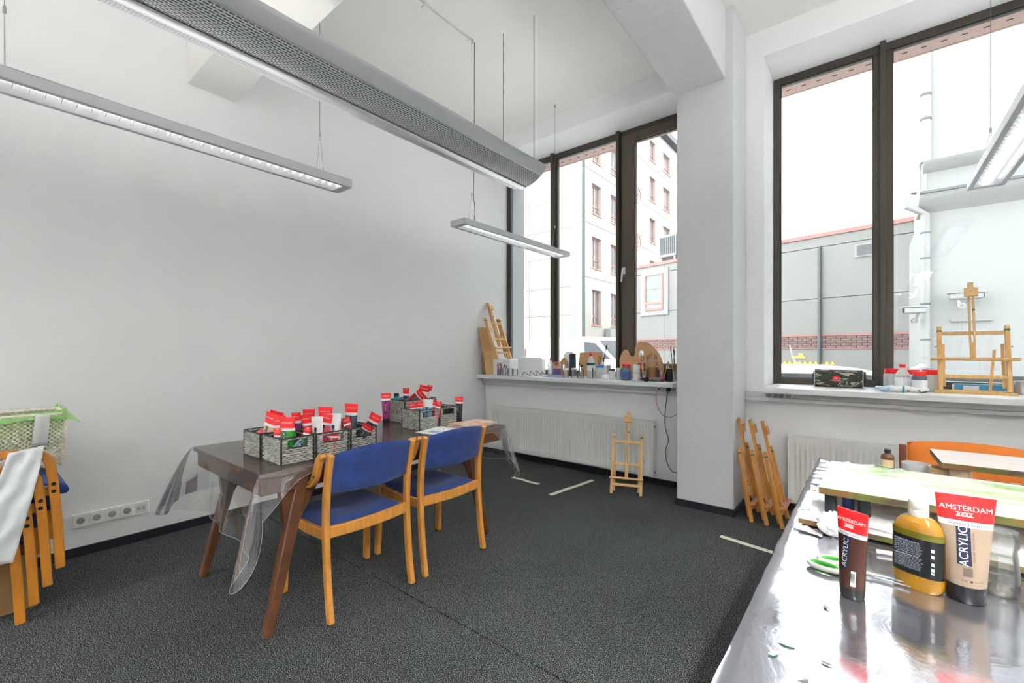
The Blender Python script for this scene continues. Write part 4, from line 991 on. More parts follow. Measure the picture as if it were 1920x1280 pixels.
# ================================================================ EASELS
def easel(label, loc, mrot, wood, hw=.128, post=.55, up=.477, mid=.27, tray=.145, low=.085, tw=.020, rail=.27):
    """H-frame table easel, .765 tall; origin at the foot line, faces -y"""
    t = thing('table_easel', label, 'easel', loc, mrot, None); pt = pm('pteal', (50, 100, 78))
    for s in (-1, 1):
        MB().box(s*hw-.0125, s*hw+.0125, -.013, .013, 0, post).build('side_post', wood, t, bev=.004)
        MB().box(s*(hw-.021)-.008, s*(hw-.021)+.008, .013, .029, .03, .33).build('prop_leg', wood, t, bev=.002)
        MB().lathe([(.006, 0), (.006, .010), (0, .012)], 8, M=Matrix.Translation((s*(hw+.0125), 0, .31)) @ Matrix.Rotation(R(90*s), 4, 'Y')).build('wing_knob', 'steel', t)
        MB().box(s*hw-.0130, s*hw+.0130, -.0135, .0135, post-.040, post-.030 if s < 0 else post-.026).build('paint_smear', pt, t)
    for nm, z in (('upper_crossbar', up), ('middle_crossbar', mid), ('lower_crossbar', low)):
        if z: MB().box(-hw, hw, -.003, .010, z-.012, z+.012).build(nm, wood, t, bev=.002)
    MB().box(-.0150, .0150, -.012, .004, tray, rail).build('lower_mast', wood, t, bev=.002)
    for s in (-1, 1): MB().box(s*.011-.0055, s*.011+.0055, -.014, .004, rail, .70).build('mast_rail', wood, t, bev=.0015)
    MB().box(-.0140, .0140, -.015, .005, .69, .765).build('mast_top', wood, t, bev=.004)
    cb = MB().box(-.034, .034, -.034, -.012, .660, .722).build('clamp_block', wood, t, bev=.003)
    MB().lathe([(.006, 0), (.006, .006), (0, .007)], 10, M=Matrix.Translation((0, -.034, .70)) @ Matrix.Rotation(R(90), 4, 'X')).build('clamp_knob', 'steel', cb)
    tr = MB().box(-hw-tw, hw+tw, -.050, -.010, tray-.016, tray).build('tray', wood, t, bev=.003)
    MB().box(-hw*.8, hw*.9, -.049, -.014, tray, tray+.0008).build('paint_smear', K['smear'], tr)
    MB().box(.004, .0172, -.0145, .0045, .56, .572).build('paint_smear', pt, t)
    return t
K['smear'] = ramp_mat('dried_paint', [(.3, (214, 172, 120)), (.45, (190, 60, 80)), (.55, (200, 180, 170)), (.7, (90, 70, 120))], 22, rough=.5)
lz_ = lambda rz, back, roll=0: tuple((Matrix.Rotation(R(rz), 3, 'Z') @ Matrix.Rotation(R(-back), 3, 'X') @ Matrix.Rotation(R(roll), 3, 'Y')).to_euler())
e1 = easel('lone wooden easel standing on the carpet against the left radiator', (2.150, -.485, 0), lz_(20, 24), 'pine')
e3 = easel('amber wooden easel leaning on the column, first of three from the column', (3.155, -.345, 0), lz_(90, 9), 'pined')
for i in (1, 2): dup(e3, (3.155+.100*i, -.345-.004*i, 0), lz_(90, 9.5+1.2*i), ['', 'amber wooden easel leaning on the column, middle one of three', 'amber wooden easel leaning on the column, outermost of three beside the radiator'][i])
bxw = thing('white_carton', 'white carton under the leaning easels at the left end of the left sill', 'box', (.33, .04, SZ)); MB().box(-.14, .13, -.10, .16, 0, .195).build('carton', 'paper', bxw, bev=.004); MB().box(-.141, .131, -.101, -.10, .15, .155).build('lid_seam', 'trunk', bxw)
dup(e1, (.300, .03, SZ+.197), lz_(90, 21), 'pale wooden easel leaning at the left end of the left sill, front one of two')
dup(e1, (.250, .045, SZ+.197), lz_(93, 19), 'pale wooden easel leaning at the left end of the left sill, rear one of two')
# standing easel on the right sill with splayed base
es = easel('pale wooden easel standing open on the right window sill', (4.395, .115, SZ+.018), lz_(2, 10), 'pine', hw=.165, post=.455, up=.405, mid=0, tray=.225, low=.10, tw=.050, rail=.34)
bl = thing('easel_base', 'flat wooden base frame lying under the standing easel on the right sill', 'easel base', (4.395, .16, SZ), R(2))
MB().box(-.205, .195, -.075, -.055, 0, .016).build('front_bar', 'pine', bl, bev=.002); MB().box(-.205, .195, .10, .12, 0, .016).build('rear_bar', 'pine', bl, bev=.002)
for s in (-1, 1): MB().box(s*.18-.01, s*.18+.01, -.055, .10, 0, .016).build('side_bar', 'pine', bl, bev=.002)
MB().bar((.10, .11, .016), (.10, -.0, .30), .014, .010).build('rear_strut', 'pine', bl)

# ================================================================ LEFT SILL
def jar(label, loc, r, h, mt='jar', lid=None, cat='jar', name='glass_jar', group=None, neck=.86, label_m=None, fill=None):
    t = thing(name, label, cat, loc, 0, group)
    MB().lathe([(0, .003), (r*.94, .003), (r*.96, .006), (r*.96, h*.72), (r*neck, h*.86), (r*neck, h), (r*(neck-.05), h)] if mt == 'jar' else [(r*.9, 0), (r, .004), (r, h*.72), (r*neck, h*.86), (r*neck, h)], 20).build('body', mt, t)
    if mt == 'jar': MB().lathe([(r, 0.0), (r, h*.74), (r*neck+.002, h*.88), (r*neck+.003, h)], 20).build('outer_wall', mt, t)
    if lid: MB().lathe([(r*neck*1.12, h*.90), (r*neck*1.12, h*1.06), (r*neck*.9, h*1.09), (0, h*1.09)], 20).build('lid', lid, t)
    if label_m: MB().lathe([(r*1.012, h*.14), (r*1.012, h*.60)], 20).build('label', label_m, t)
    if fill: MB().lathe([(r*.92, .006), (r*.92, h*.55)], 18).build('contents', fill, t)
    return t
def pens(label, loc, n, r, L, mats, cat='brush', name='paintbrush', spread=.30, tips=None, z0=.012):
    """each brush or pen is its own thing standing in the jar at loc; labelled by its order from the left"""
    place = []
    for i in range(n):
        a = 2*pi*i/n+.4; rr = r*.55*(.5+.5*((i*7) % 3)/2)
        place.append((.75*(rr*cos(a)+.55*spread*L*cos(a))+.66*(rr*sin(a)+.55*spread*L*sin(a)), i, a, rr))
    rank = {q[1]: k for k, q in enumerate(sorted(place))}
    for _, i, a, rr in place:
        l_ = L*(.84+.16*((i*5) % 4)/3)
        t = thing(name, ORD[rank[i]]+' '+label, cat, (loc[0]+rr*cos(a), loc[1]+rr*sin(a), loc[2]+z0), (spread*sin(a)*-.55, spread*cos(a)*.55, 0))
        m_ = mats[i % len(mats)]
        if name == 'paintbrush':
            MB().lathe([(.0018, 0), (.0035, l_*.3), (.0032, l_*.70)], 7).build('handle', m_, t)
            MB().lathe([(.0036, l_*.70), (.0042, l_*.84)], 7).build('ferrule', 'steel', t)
            MB().lathe([(.0042, l_*.84), (.0058, l_*.92), (.0012, l_)], 7).build('bristles', tips or 'bristle', t)
        else:
            MB().lathe([(.0042, 0), (.0042, l_*.78)], 8).build('barrel', m_, t); MB().lathe([(.0052, l_*.74), (.0052, l_), (.0, l_)], 8).build('pen_cap', mats[(i+1) % len(mats)], t)
ORD = ['first', 'second', 'third', 'fourth', 'fifth', 'sixth', 'seventh', 'eighth', 'ninth', 'tenth']
K['bristle'] = mat('bristles', (160, 120, 76), .8); K['dkbristle'] = mat('dark_bristles', (60, 52, 46), .8)
K['penblue'] = pm('penblue', (40, 60, 150)); K['penred'] = pm('penred', (200, 50, 50)); K['pengrey'] = pm('pengrey', (70, 74, 80))
tag(MB().lathe([(.012, 0), (.013, .10), (.007, .15), (.003, .27)], 8).build('plastic_stick', ramp_mat('red_green_stick', [(.0, (40, 130, 60)), (.46, (60, 150, 70)), (.5, (214, 60, 50)), (1, (214, 70, 60))], 2, stretch=(.01, .01, 3)), loc=(.034, -.075, SZ)), 'thin green and red stick standing in the left corner of the left sill', 'stick')
bd = MB().box(-.003, .003, -.13, .10, 0, .60).build('hardboard_panel', 'mdf', loc=(.120, -.02, SZ), rot=(0, R(-8.5), 0), bev=.001); tag(bd, 'tall brown hardboard panel leaning on the left wall behind the sill easels', 'board')
bd = MB().box(-.003, .003, -.10, .10, 0, .30).build('pale_board', 'pine', loc=(.155, -.05, SZ), rot=(0, R(-9), 0), bev=.001); tag(bd, 'short pale board leaning before the tall hardboard panel', 'board')
bd = MB().box(-.004, .004, -.07, .10, 0, .26).build('dark_panel', mat('grey_brown_panel', (120, 104, 98), .6), loc=(.062, -.03, SZ), rot=(0, R(-8), 0), bev=.001); tag(bd, 'small grey brown panel standing behind the tall hardboard panel', 'board')
jar('glass jar of blue and red pens, leftmost jar on the left sill', (.362, -.135, SZ), .031, .095)
pens('pen from the left in the leftmost jar on the left sill', (.362, -.135, SZ), 7, .028, .15, ['penblue', 'pengrey', 'penred', 'pengrey'], 'pen', 'pen', .25)
jar('glass jar of black capped pens, second from the left on the left sill', (.447, -.135, SZ), .031, .095)
pens('black capped pen from the left in the second glass jar of the left sill', (.447, -.135, SZ), 6, .028, .135, ['white', 'capb'], 'pen', 'pen', .12)
jar('empty glass jar, third from the left on the left sill', (.527, -.13, SZ), .030, .09)
jar('empty glass jar, fourth from the left on the left sill', (.600, -.13, SZ), .030, .085)
# white plastic tub turned towards us
wt = thing('white_tub', 'white glossy plastic tub standing on its side on the left sill', 'tub', (.70, .08, SZ), R(8))
def tub(u, v):
    w = .155-.02*v; h = .205-.015*v; k = rrect(2*w, h, .025, 5, 0, .105); i = u*len(k); a = k[int(i) % len(k)]; return (a[0], -.07+.14*v, a[1])
tm = MB().grid(lambda u, v: tub(u, v), 24, 3, True); tm.f.append(tuple(range(0, 24*4, 4))); tm.build('tub_body', 'white', wt)
MB().tube([(x, -.072, z) for x, z in rrect(.318, .212, .026, 5, 0, .107)], .006, 6, True).build('tub_rim', 'white', wt)
tag(MB().tube(spline([(.66, -.06, SZ+.006), (.70, -.09, SZ+.05), (.76, -.06, SZ+.01), (.80, -.1, SZ+.06), (.86, -.06, SZ+.008), (.88, -.1, SZ+.07), (.93, -.06, SZ+.02), (.95, -.08, SZ+.06), (.98, -.04, SZ+.006), (1.02, -.05, SZ+.005)], 6), .0032, 6).build('black_cable', 'black'), 'tangled black cable lying before the white tub on the left sill', 'cable')
def bottle(label, loc, r, h, mt, cap, lab=None, sq=1, cat='bottle', name='plastic_bottle'):
    t = thing(name, label, cat, loc)
    MB().lathe([(r*.92, 0), (r, .005), (r, h*.62), (r*.88, h*.70), (r*.36, h*.84), (r*.32, h*.86)], 20, sy=sq).build('body', mt, t)
    MB().lathe([(r*.40, h*.85), (r*.38, h*.93), (r*.16, h*.96), (r*.10, h), (0, h)], 14).build('cap', cap, t)
    if lab: MB().lathe([(r*1.01, h*.30), (r*1.01, h*.58)], 20, sy=sq).build('label', 'band', t); MB().lathe([(r*1.02, h*.50), (r*1.02, h*.585)], 20, sy=sq).build('label_stripe', lab, t)
    return t
K['milky'] = clear('milky_plastic', (.9, .92, .92), .08, .2, .55, (.92, .93, .93))
bottle('white bottle with a red cap behind the white tub on the left sill', (.93, .12, SZ), .034, .22, 'milky', 'red')
for i, (x, y, rz, w, d, m_) in enumerate(((.70, -.115, 3, .16, .06, 'paper'), (.80, -.10, -6, .20, .10, 'paper'), (.76, -.13, 5, .17, .05, 'kraft'))):
    tag(MB().box(-w/2, w/2, -d/2, d/2, 0, .0018).build('paper_sheet', m_, loc=(x, y, SZ+.0015+.0025*(1-i if i < 2 else -.4)), rot=(0, 0, R(rz))), ['white paper at the left of the sheets before the white tub', 'white paper at the right of the sheets before the white tub', 'brown card under the sheets before the white tub'][i], 'paper')
fd = thing('blue_folder', 'greyish blue folder lying propped on the left sill', 'folder', (1.06, -.03, SZ+.002), (R(9), 0, R(-16)))
MB().box(-.13, .13, -.10, .10, 0, .006).build('folder_cover', pm('folder', (138, 156, 190), .5), fd, bev=.002); MB().box(-.125, .125, -.105, .095, -.003, 0).build('sheets', 'paper', fd)
pk = thing('purple_pack', 'small purple and printed pack on the left sill beside the wooden block', 'box', (1.03, .13, SZ)); MB().box(-.05, .05, -.03, .03, 0, .09).build('purple_box', pm('violet', (110, 84, 150)), pk, bev=.002); MB().box(-.045, .05, -.03, .03, .091, .17).build('printed_box', K['cover'], pk, bev=.002)
cw = thing('milk_carton', 'white carton behind the wooden block on the left sill', 'carton', (1.075, .30, SZ)); MB().box(-.05, .05, -.04, .04, 0, .27).build('carton_body', 'paper', cw, bev=.003); MB().box(-.05, .05, -.006, .006, .27, .29).build('carton_top', 'paper', cw, bev=.002)
blk, blf = plate([(-.045, 0), (.045, 0), (.045, .17), (.0, .225), (-.045, .17)], [[(x, z) for x, z in rrect(.030, .11, .014, 4, 0, .09)]], .045)
wbk = MB().add(blk, blf, Matrix.Rotation(R(90), 4, 'X')).build('wooden_block', mat('worn_wood', (170, 134, 90), .6, var=.15), loc=(1.105, .14, SZ), rot=(0, 0, R(20)), bev=.002, smooth=False); tag(wbk, 'house shaped wooden block with a long slot on the left sill', 'wooden block')
hb = thing('brush_pack', 'dark bundle of brush heads standing beside the clipboard on the left sill', 'brush pack', (1.16, .24, SZ)); MB().box(-.035, .035, -.02, .02, 0, .20).build('pack', pm('denim', (52, 62, 84)), hb, bev=.004)
for i in range(6): MB().box(-.034+i*.0115, -.025+i*.0115, -.018, .018, .20, .26+.006*(i % 2)).build('bristle_tuft', 'dkbristle', hb)
cb_v, cb_f = plate(rrect(.285, .285, .022, 5, 0, .1425), [rrect(.018, .075, .0085, 4, -.118, .075), rrect(.012, .012, .0058, 4, .12, .24), rrect(.012, .012, .0058, 4, .12, .205)], .008)
cbd = thing('drawing_board', 'brown hardboard drawing board with a hand slot leaning on the left window', 'board', (1.345, .30, SZ), (R(-10), 0, R(6)))
MB().add(cb_v, cb_f, Matrix.Rotation(R(90), 4, 'X')).build('board', 'mdf', cbd, bev=.001, smooth=False); MB().box(-.05, .08, -.010, -.004, .240, .252).build('paper_ledge', 'mdf', cbd, bev=.001); MB().box(-.13, -.07, -.0048, -.004, .218, .221).build('pencil_line', 'wire', cbd)
jar('glass jar with a white lid, left of the two before the drawing board', (1.235, -.02, SZ), .034, .095, lid='white')
jar('glass jar with a white lid, right of the two before the drawing board', (1.345, -.03, SZ), .036, .10, lid='white')
jar('square glass jar of dark brushes on the left sill', (1.455, -.08, SZ), .035, .10); pens('dark brush from the left in the jar left of the glue bottle', (1.455, -.08, SZ), 5, .03, .16, ['pengrey', 'wire'], spread=.15, tips='dkbristle')
bottle('tall white glue bottle with a green label and a red cap on the left sill', (1.498, .06, SZ), .046, .285, 'milky', 'red', pm('labgreen', (20, 90, 60)))
bxp = thing('brush_box', 'clear plastic box with a blue stripe holding brushes on the left sill', 'box', (1.625, .10, SZ))
for b_ in ((-.065, .065, -.045, -.043, 0, .145), (-.065, .065, .043, .045, 0, .145), (-.065, -.063, -.045, .045, 0, .145), (.063, .065, -.045, .045, 0, .145), (-.063, .063, -.043, .043, 0, .003)): MB().box(*b_).build('wall', 'milky', bxp)
MB().box(-.0655, .03, -.0465, -.0455, .118, .142).build('blue_stripe', pm('stripe', (40, 110, 190)), bxp)
pens('pale brush from the left in the clear box with the blue stripe', (1.60, .10, SZ), 7, .05, .235, ['wire', 'pine', 'pine'], spread=.16, tips='bristle')
t = thing('paintbrush', 'long black brush rising highest from the clear box on the left sill', 'brush', (1.60, .09, SZ+.01), (R(-3), R(10), 0)); MB().lathe([(.003, 0), (.005, .2), (.004, .26)], 8).build('handle', 'black', t); MB().lathe([(.0045, .26), (.005, .30)], 8).build('ferrule', 'steel', t); MB().lathe([(.005, .30), (.010, .335), (.002, .36)], 8).build('bristles', 'dkbristle', t)
tag(MB().lathe([(.002, 0), (.006, .03), (.006, .115), (0, .118)], 8).build('black_marker', 'black', loc=(1.568, -.03, SZ), rot=(0, 0, 0)), 'black marker standing between the glue bottle and the brush box', 'pen')
jar('small white jar with a black band, front one right of the brush box', (1.725, -.05, SZ), .042, .062, 'white', 'milky', label_m='paper')
jar('white pot with a dark lid behind the small white jar on the left sill', (1.745, .06, SZ), .036, .10, 'white', 'pengrey')
jar('small pale jar left of the blue paint bottle', (1.835, .03, SZ), .022, .11, 'milky', 'white')
jar('second small pale jar touching the blue paint bottle', (1.885, .05, SZ), .022, .115, 'milky', 'white')
jar('blue grey paint jar with a bright red lid on the left sill', (1.945, -.03, SZ), .049, .155, mat('slate_plastic', (84, 100, 116), .35), 'red', label_m=pm('jarlabel', (70, 92, 150)), neck=.78, name='paint_jar')
for i in range(2): jar(['lower white cup of the stack right of the blue paint jar', 'upper white cup of the stack right of the blue paint jar'][i], (2.062, -.05, SZ+.082*i), .036-.003*i, .078, 'white', name='white_cup', cat='cup', neck=.98)
# artist palette with thumb hole
po = [(-.235, .02), (-.245, .10), (-.225, .175), (-.19, .215), (-.155, .205), (-.135, .165), (-.118, .145), (-.092, .145), (-.078, .175), (-.080, .235), (-.055, .285), (.0, .300), (.06, .285), (.125, .235), (.18, .165), (.215, .08), (.225, .0), (.20, -.05), (.12, -.085), (.02, -.095), (-.08, -.085), (-.17, -.05)]
po = [tuple(p)[:2] for p in spline([(x, y, 0) for x, y in po+[po[0]]], 5)[:-1]]
pv, pf = plate(po, [[(-.01+.030*cos(2*pi*i/20)*.9, .175+.034*sin(2*pi*i/20)) for i in range(20)]], .006)
pl = MB().add([(x, z_, y+.097) for x, y, z_ in pv], pf).build('artist_palette', 'ply', loc=(1.965, .29, SZ), rot=(R(-10), 0, R(6)), smooth=False, bev=.001); tag(pl, 'large plywood artist palette with a thumb hole leaning on the left window', 'palette')
ob_ = thing('orange_box', 'orange and black patterned box before the palette', 'box', (2.03, .15, SZ)); MB().box(-.05, .05, -.03, .03, 0, .15).build('box_body', ramp_mat('orange_pattern', [(.3, (30, 26, 24)), (.45, (226, 110, 30)), (.6, (240, 236, 230)), (.75, (226, 110, 30))], 26, rough=.4, const=True), ob_, bev=.003)
MB().lathe([(.045, .15), (.038, .172), (.0, .18)], 14).build('round_top', pm('ochrebrown', (150, 72, 26)), ob_)
jar('glass jar packed with brush handles, left of the copper tin', (2.115, .02, SZ), .034, .11); pens('brush from the left in the jar left of the copper tin', (2.115, .02, SZ), 7, .03, .255, ['pine', 'pengrey', 'pine', 'white'], spread=.20)
tn = jar('copper coloured tin full of upright brushes on the left sill', (2.195, .03, SZ), .052, .135, mat('copper_tin', (150, 108, 78), .35, .6), neck=1.0, name='brush_tin', cat='tin')
pens('brush from the left standing in the copper coloured tin', (2.195, .03, SZ), 10, .05, .275, ['pine', 'pined', 'steel', 'pine'], spread=.16)
jar('glass jar of orange handled brushes right of the copper tin', (2.275, .06, SZ), .040, .11); pens('brush from the left fanning out of the jar right of the tin', (2.275, .06, SZ), 8, .04, .20, [pm('orangehandle', (200, 120, 36)), pm('orangehandle', (200, 120, 36)), 'penblue'], spread=.62, tips='bristle')
jar('black cup behind the magenta tube on the left sill', (2.335, .10, SZ), .045, .125, 'black', neck=1.0, name='black_cup', cat='cup')
jar('slim glass jar of long brushes at the column end of the left sill', (2.415, .02, SZ), .030, .11); pens('long brush from the left in the slim jar at the column end', (2.415, .02, SZ), 7, .03, .33, ['pined', 'pine', 'pengrey'], spread=.20, tips='dkbristle')
paint_tube('dark purple paint tube lying on the left sill before the cups', (2.20, -.12, SZ+.024), (R(-90), 0, R(70)), .09, .023, ('violetdark', (48, 34, 84)), level=0, lid='navy')
paint_tube('grey and magenta paint tube lying on the left sill before the tin', (2.335, -.055, SZ+.022), (R(-88), 0, R(80)), .175, .020, ('tubegrey', (120, 116, 122)), cap=pm('magenta', (150, 20, 110)), level=0, lid=pm('hotpink', (200, 30, 120)))
tag(MB().box(-.125, .115, -.045, .04, 0, .0015).build('paper_sheet', 'paper', loc=(2.31, -.118, SZ+.0006), rot=(0, 0, R(3))), 'white paper sheet lying at the column end of the left sill', 'paper')
# cables at the right end of the left trunking
def cable(label, pts, r, m_, name='cable'): return tag(MB().tube(spline(pts, 7), r, 7).build(name, m_), label, 'cable')
pg = thing('power_plug', 'round black plug in the trunking socket under the left sill', 'plug', (2.385, -.062, .927)); MB().lathe([(.020, 0), (.020, .022), (.016, .030), (0, .030)], 16, M=Matrix.Rotation(R(90), 4, 'X')).build('plug_body', 'black', pg); MB().tube([(0, -.02, -.012), (-.006, -.024, -.035)], .006, 8).build('strain_relief', 'black', pg)
us = thing('usb_charger', 'white flat charger in the trunking socket left of the black plug', 'charger', (2.315, -.062, .927)); MB().box(-.028, .024, -.030, 0, -.016, .016).build('charger_body', 'white', us, bev=.004); MB().box(-.02, -.006, -.031, -.030, -.006, .006).build('port', 'black', us)
cable('long black cable looping down to the floor from the plug under the left sill', [(2.379, -.086, .892), (2.365, -.08, .80), (2.345, -.06, .65), (2.350, -.05, .55), (2.372, -.04, .45), (2.345, -.04, .34), (2.36, -.03, .22), (2.42, -.03, .15), (2.49, -.03, .20), (2.515, -.03, .36), (2.52, -.03, .46), (2.555, -.03, .60), (2.545, -.04, .75), (2.535, -.04, .92), (2.525, -.03, 1.0)], .0036, 'pengrey')
cable('pink charging cable hanging from the white charger', [(2.297, -.095, .925), (2.282, -.10, .88), (2.278, -.09, .82), (2.285, -.085, .77)], .003, pm('cablepink', (226, 120, 140)))
cable('thin dark cable curving from the pink cable up to the column', [(2.285, -.085, .77), (2.315, -.075, .70), (2.375, -.06, .665), (2.44, -.05, .69), (2.51, -.04, .76), (2.545, -.035, .84)], .0026, 'pengrey')
cable('green cable hanging down beside the column under the left sill', [(2.53, -.03, 1.03), (2.542, -.06, .96), (2.552, -.05, .86), (2.548, -.04, .76)], .0038, pm('cablegreen', (50, 140, 60)))

# ================================================================ RIGHT SILL
sp = thing('portable_speaker', 'camouflage cloth portable speaker with a red badge on the right sill', 'speaker', (3.645, .27, SZ), R(1))
K['camo'] = ramp_mat('camouflage_cloth', [(.0, (24, 28, 26)), (.38, (36, 74, 48)), (.47, (84, 48, 42)), (.52, (28, 32, 30)), (.56, (176, 172, 164)), (.61, (38, 70, 46)), (.68, (30, 34, 32))], 22, stretch=(.45, 1, 1.4), rough=.8, detail=2, const=True, dist=.6)
MB().prism(rrect(.125, .125, .040, 6, 0, .066), -.150, .150, Matrix(((0, 0, 1, 0), (1, 0, 0, 0), (0, 1, 0, 0), (0, 0, 0, 1)))).build('body', 'camo', sp, bev=.008)
for s in (-1, 1):
    MB().prism(rrect(.100, .105, .045, 6, 0, .066), s*.150-.006, s*.150+.014*1, Matrix(((0, 0, 1, 0), (1, 0, 0, 0), (0, 1, 0, 0), (0, 0, 0, 1)))).build('end_cap', 'black', sp, bev=.006)
    MB().lathe([(.036, 0), (.034, .006), (0, .004)], 18, M=Matrix.Translation((s*.158, 0, .066)) @ Matrix.Rotation(R(90*s), 4, 'Y')).build('bass_cone', 'pengrey', sp)
    MB().tube([(s*.146, y, z) for y, z in rrect(.128, .128, .04, 6, 0, .066)], .0025, 6, True).build('trim_ring', 'alul', sp)
bg_ = MB().lathe([(.019, 0), (.019, .003), (0, .0045)], 20, sx=1.25, M=Matrix.Translation((-.012, -.0625, .068)) @ Matrix.Rotation(R(90), 4, 'X')).build('badge', 'red', sp)
v_, f_ = text2d('JBL', .018); MB().add([(x-.012, -.0685, y+.068) for x, y, q in v_], f_).build('badge_lettering', 'band', bg_, smooth=False)
sp.scale = (1.07, 1.05, 1.10)
MB().box(-.145, .145, -.03, .03, 0, .006).build('foot', 'black', sp)
def tubjar(label, loc, r, h, mt, lid='red', lab=False):
    t = thing('paint_tub', label, 'jar', loc)
    MB().lathe([(r*.94, 0), (r, .006), (r, h*.70), (r*.93, h*.78), (r*.80, h*.80)], 24).build('body', mt, t)
    MB().lathe([(r*.86, h*.78), (r*.88, h*.80), (r*.88, h), (r*.84, h*1.02), (0, h*1.02)], 24).build('lid', lid, t)
    if lab: MB().lathe([(r*1.012, h*.12), (r*1.012, h*.60)], 24).build('label', lab, t)
    return t
tubjar('white tub with a red lid, left one beside the window mullion', (3.975, .26, SZ), .052, .155, 'milky')
tubjar('white tub with a red lid, middle one behind the clear bottle', (4.085, .30, SZ), .052, .150, 'milky')
tubjar('white tub with a red lid, right one beside the standing easel', (4.185, .20, SZ), .052, .155, 'milky')
tubjar('dark blue grey jar with a red lid and white label on the right sill', (4.118, .07, SZ), .042, .145, mat('slate_jar', (84, 98, 112), .3), label_m if False else 'red', 'paper')
cbt = thing('clear_bottle', 'clear pyramid shouldered bottle with a red cap before the red lidded tubs', 'bottle', (4.030, .14, SZ))
MB().lathe([(.040, 0), (.043, .004), (.043, .115), (.018, .165), (.016, .178)], 8).build('body', 'milky', cbt, smooth=False); MB().lathe([(.020, .172), (.020, .196), (0, .196)], 16).build('cap', 'red', cbt); MB().lathe([(.0435, .02), (.0435, .10)], 8).build('label', 'paper', cbt, smooth=False)
gl = thing('rag_bundle', 'rolled white and pale blue cloth lying on the right sill', 'cloth', (4.005, -.03, SZ), R(3))
def roll(x0, x1, r0, r1, ph):
    def f(u, v):
        a = 2*pi*u; r = r0+(r1-r0)*v; r *= (1+.10*sin(3*a+ph)+.06*sin(5*a+v*7)); return (x0+(x1-x0)*v, r*1.25*cos(a), .024+max(-.023, r*.85*sin(a))+.003*sin(v*8))
    return f
MB().grid(roll(-.13, -.05, .016, .026, .3), 18, 6, True).build('blue_end', pm('paleblue', (186, 212, 228), .8), gl); MB().grid(roll(-.05, .015, .027, .027, .3), 18, 6, True).build('white_middle', 'paper', gl)
MB().grid(roll(.015, .026, .028, .028, .3), 18, 2, True).build('teal_band', pm('teal', (40, 150, 160)), gl); MB().grid(roll(.026, .155, .026, .010, .5), 18, 8, True).build('printed_end', ramp_mat('printed_wrap', [(.4, (236, 236, 236)), (.62, (236, 236, 236)), (.66, (190, 60, 60)), (.7, (60, 70, 90))], 30, rough=.6), gl)
bb_ = thing('blue_roll_box', 'long light blue box lying on the right sill behind the standing easel', 'box', (4.475, .36, SZ), R(2)); MB().box(-.155, .155, -.026, .026, 0, .055).build('box_body', pm('boxblue', (70, 150, 200)), bb_, bev=.003); MB().box(-.16, -.155, -.022, .022, .004, .05).build('box_end', 'paper', bb_); MB().box(-.11, -.03, -.0265, -.026, .012, .044).build('label_patch', 'paper', bb_)
jar('grey tin at the right picture edge on the right sill', (4.635, .27, SZ), .036, .09, 'steel', neck=1.0, name='metal_tin', cat='tin')

# ================================================================ FOIL COVERED WORK TABLE
from mathutils import noise as NZ
WX0, WX1, WY0, WY1, WZ_ = 3.650, 5.05, -3.72, -1.46, .738
wt_ = thing('work_table', 'large work table under crinkled foil at the right picture edge', 'table', ((WX0+WX1)/2, (WY0+WY1)/2, 0))
hx, hy = (WX1-WX0)/2, (WY1-WY0)/2
K['birch'] = mat('birch_board', (214, 200, 172), .5, var=.06)
MB().box(-hx, hx, -hy, hy, WZ_-.028, WZ_-.002).build('tabletop', 'birch', wt_, bev=.003)
for s in (-1, 1):
    MB().box(s*(hx-.08)-.012, s*(hx-.08)+.012, -hy+.1, hy-.1, WZ_-.10, WZ_-.028).build('side_apron', 'birch', wt_, bev=.002)
    MB().box(-hx+.09, hx-.09, s*(hy-.08)-.012, s*(hy-.08)+.012, WZ_-.10, WZ_-.028).build('end_apron', 'birch', wt_, bev=.002)
    for q in (-1, 1): MB().box(s*(hx-.08)-.025, s*(hx-.08)+.025, q*(hy-.08)-.025, q*(hy-.08)+.025, 0, WZ_-.028).build('leg', 'birch', wt_, bev=.004)
m, n, b = base('aluminium_foil')
b.inputs['Base Color'].default_value = (.45, .45, .49, 1); b.inputs['Metallic'].default_value = .92; b.inputs['Roughness'].default_value = .13
t = n.nodes.new('ShaderNodeTexCoord'); z = n.nodes.new('ShaderNodeTexNoise'); z.inputs['Scale'].default_value = 7; z.inputs['Detail'].default_value = 5; z.inputs['Distortion'].default_value = .8
z2 = n.nodes.new('ShaderNodeTexNoise'); z2.inputs['Scale'].default_value = 4
r = n.nodes.new('ShaderNodeMapRange'); r.inputs[1].default_value = .35; r.inputs[2].default_value = .7; r.inputs[3].default_value = .08; r.inputs[4].default_value = .24
bp = n.nodes.new('ShaderNodeBump'); bp.inputs['Strength'].default_value = .10; bp.inputs['Distance'].default_value = .02
n.links.new(t.outputs['Object'], z.inputs['Vector']); n.links.new(t.outputs['Object'], z2.inputs['Vector']); n.links.new(z2.outputs['Fac'], r.inputs[0]); n.links.new(r.outputs[0], b.inputs['Roughness'])
n.links.new(z.outputs['Fac'], bp.inputs['Height']); n.links.new(bp.outputs['Normal'], b.inputs['Normal']); K['foil'] = m
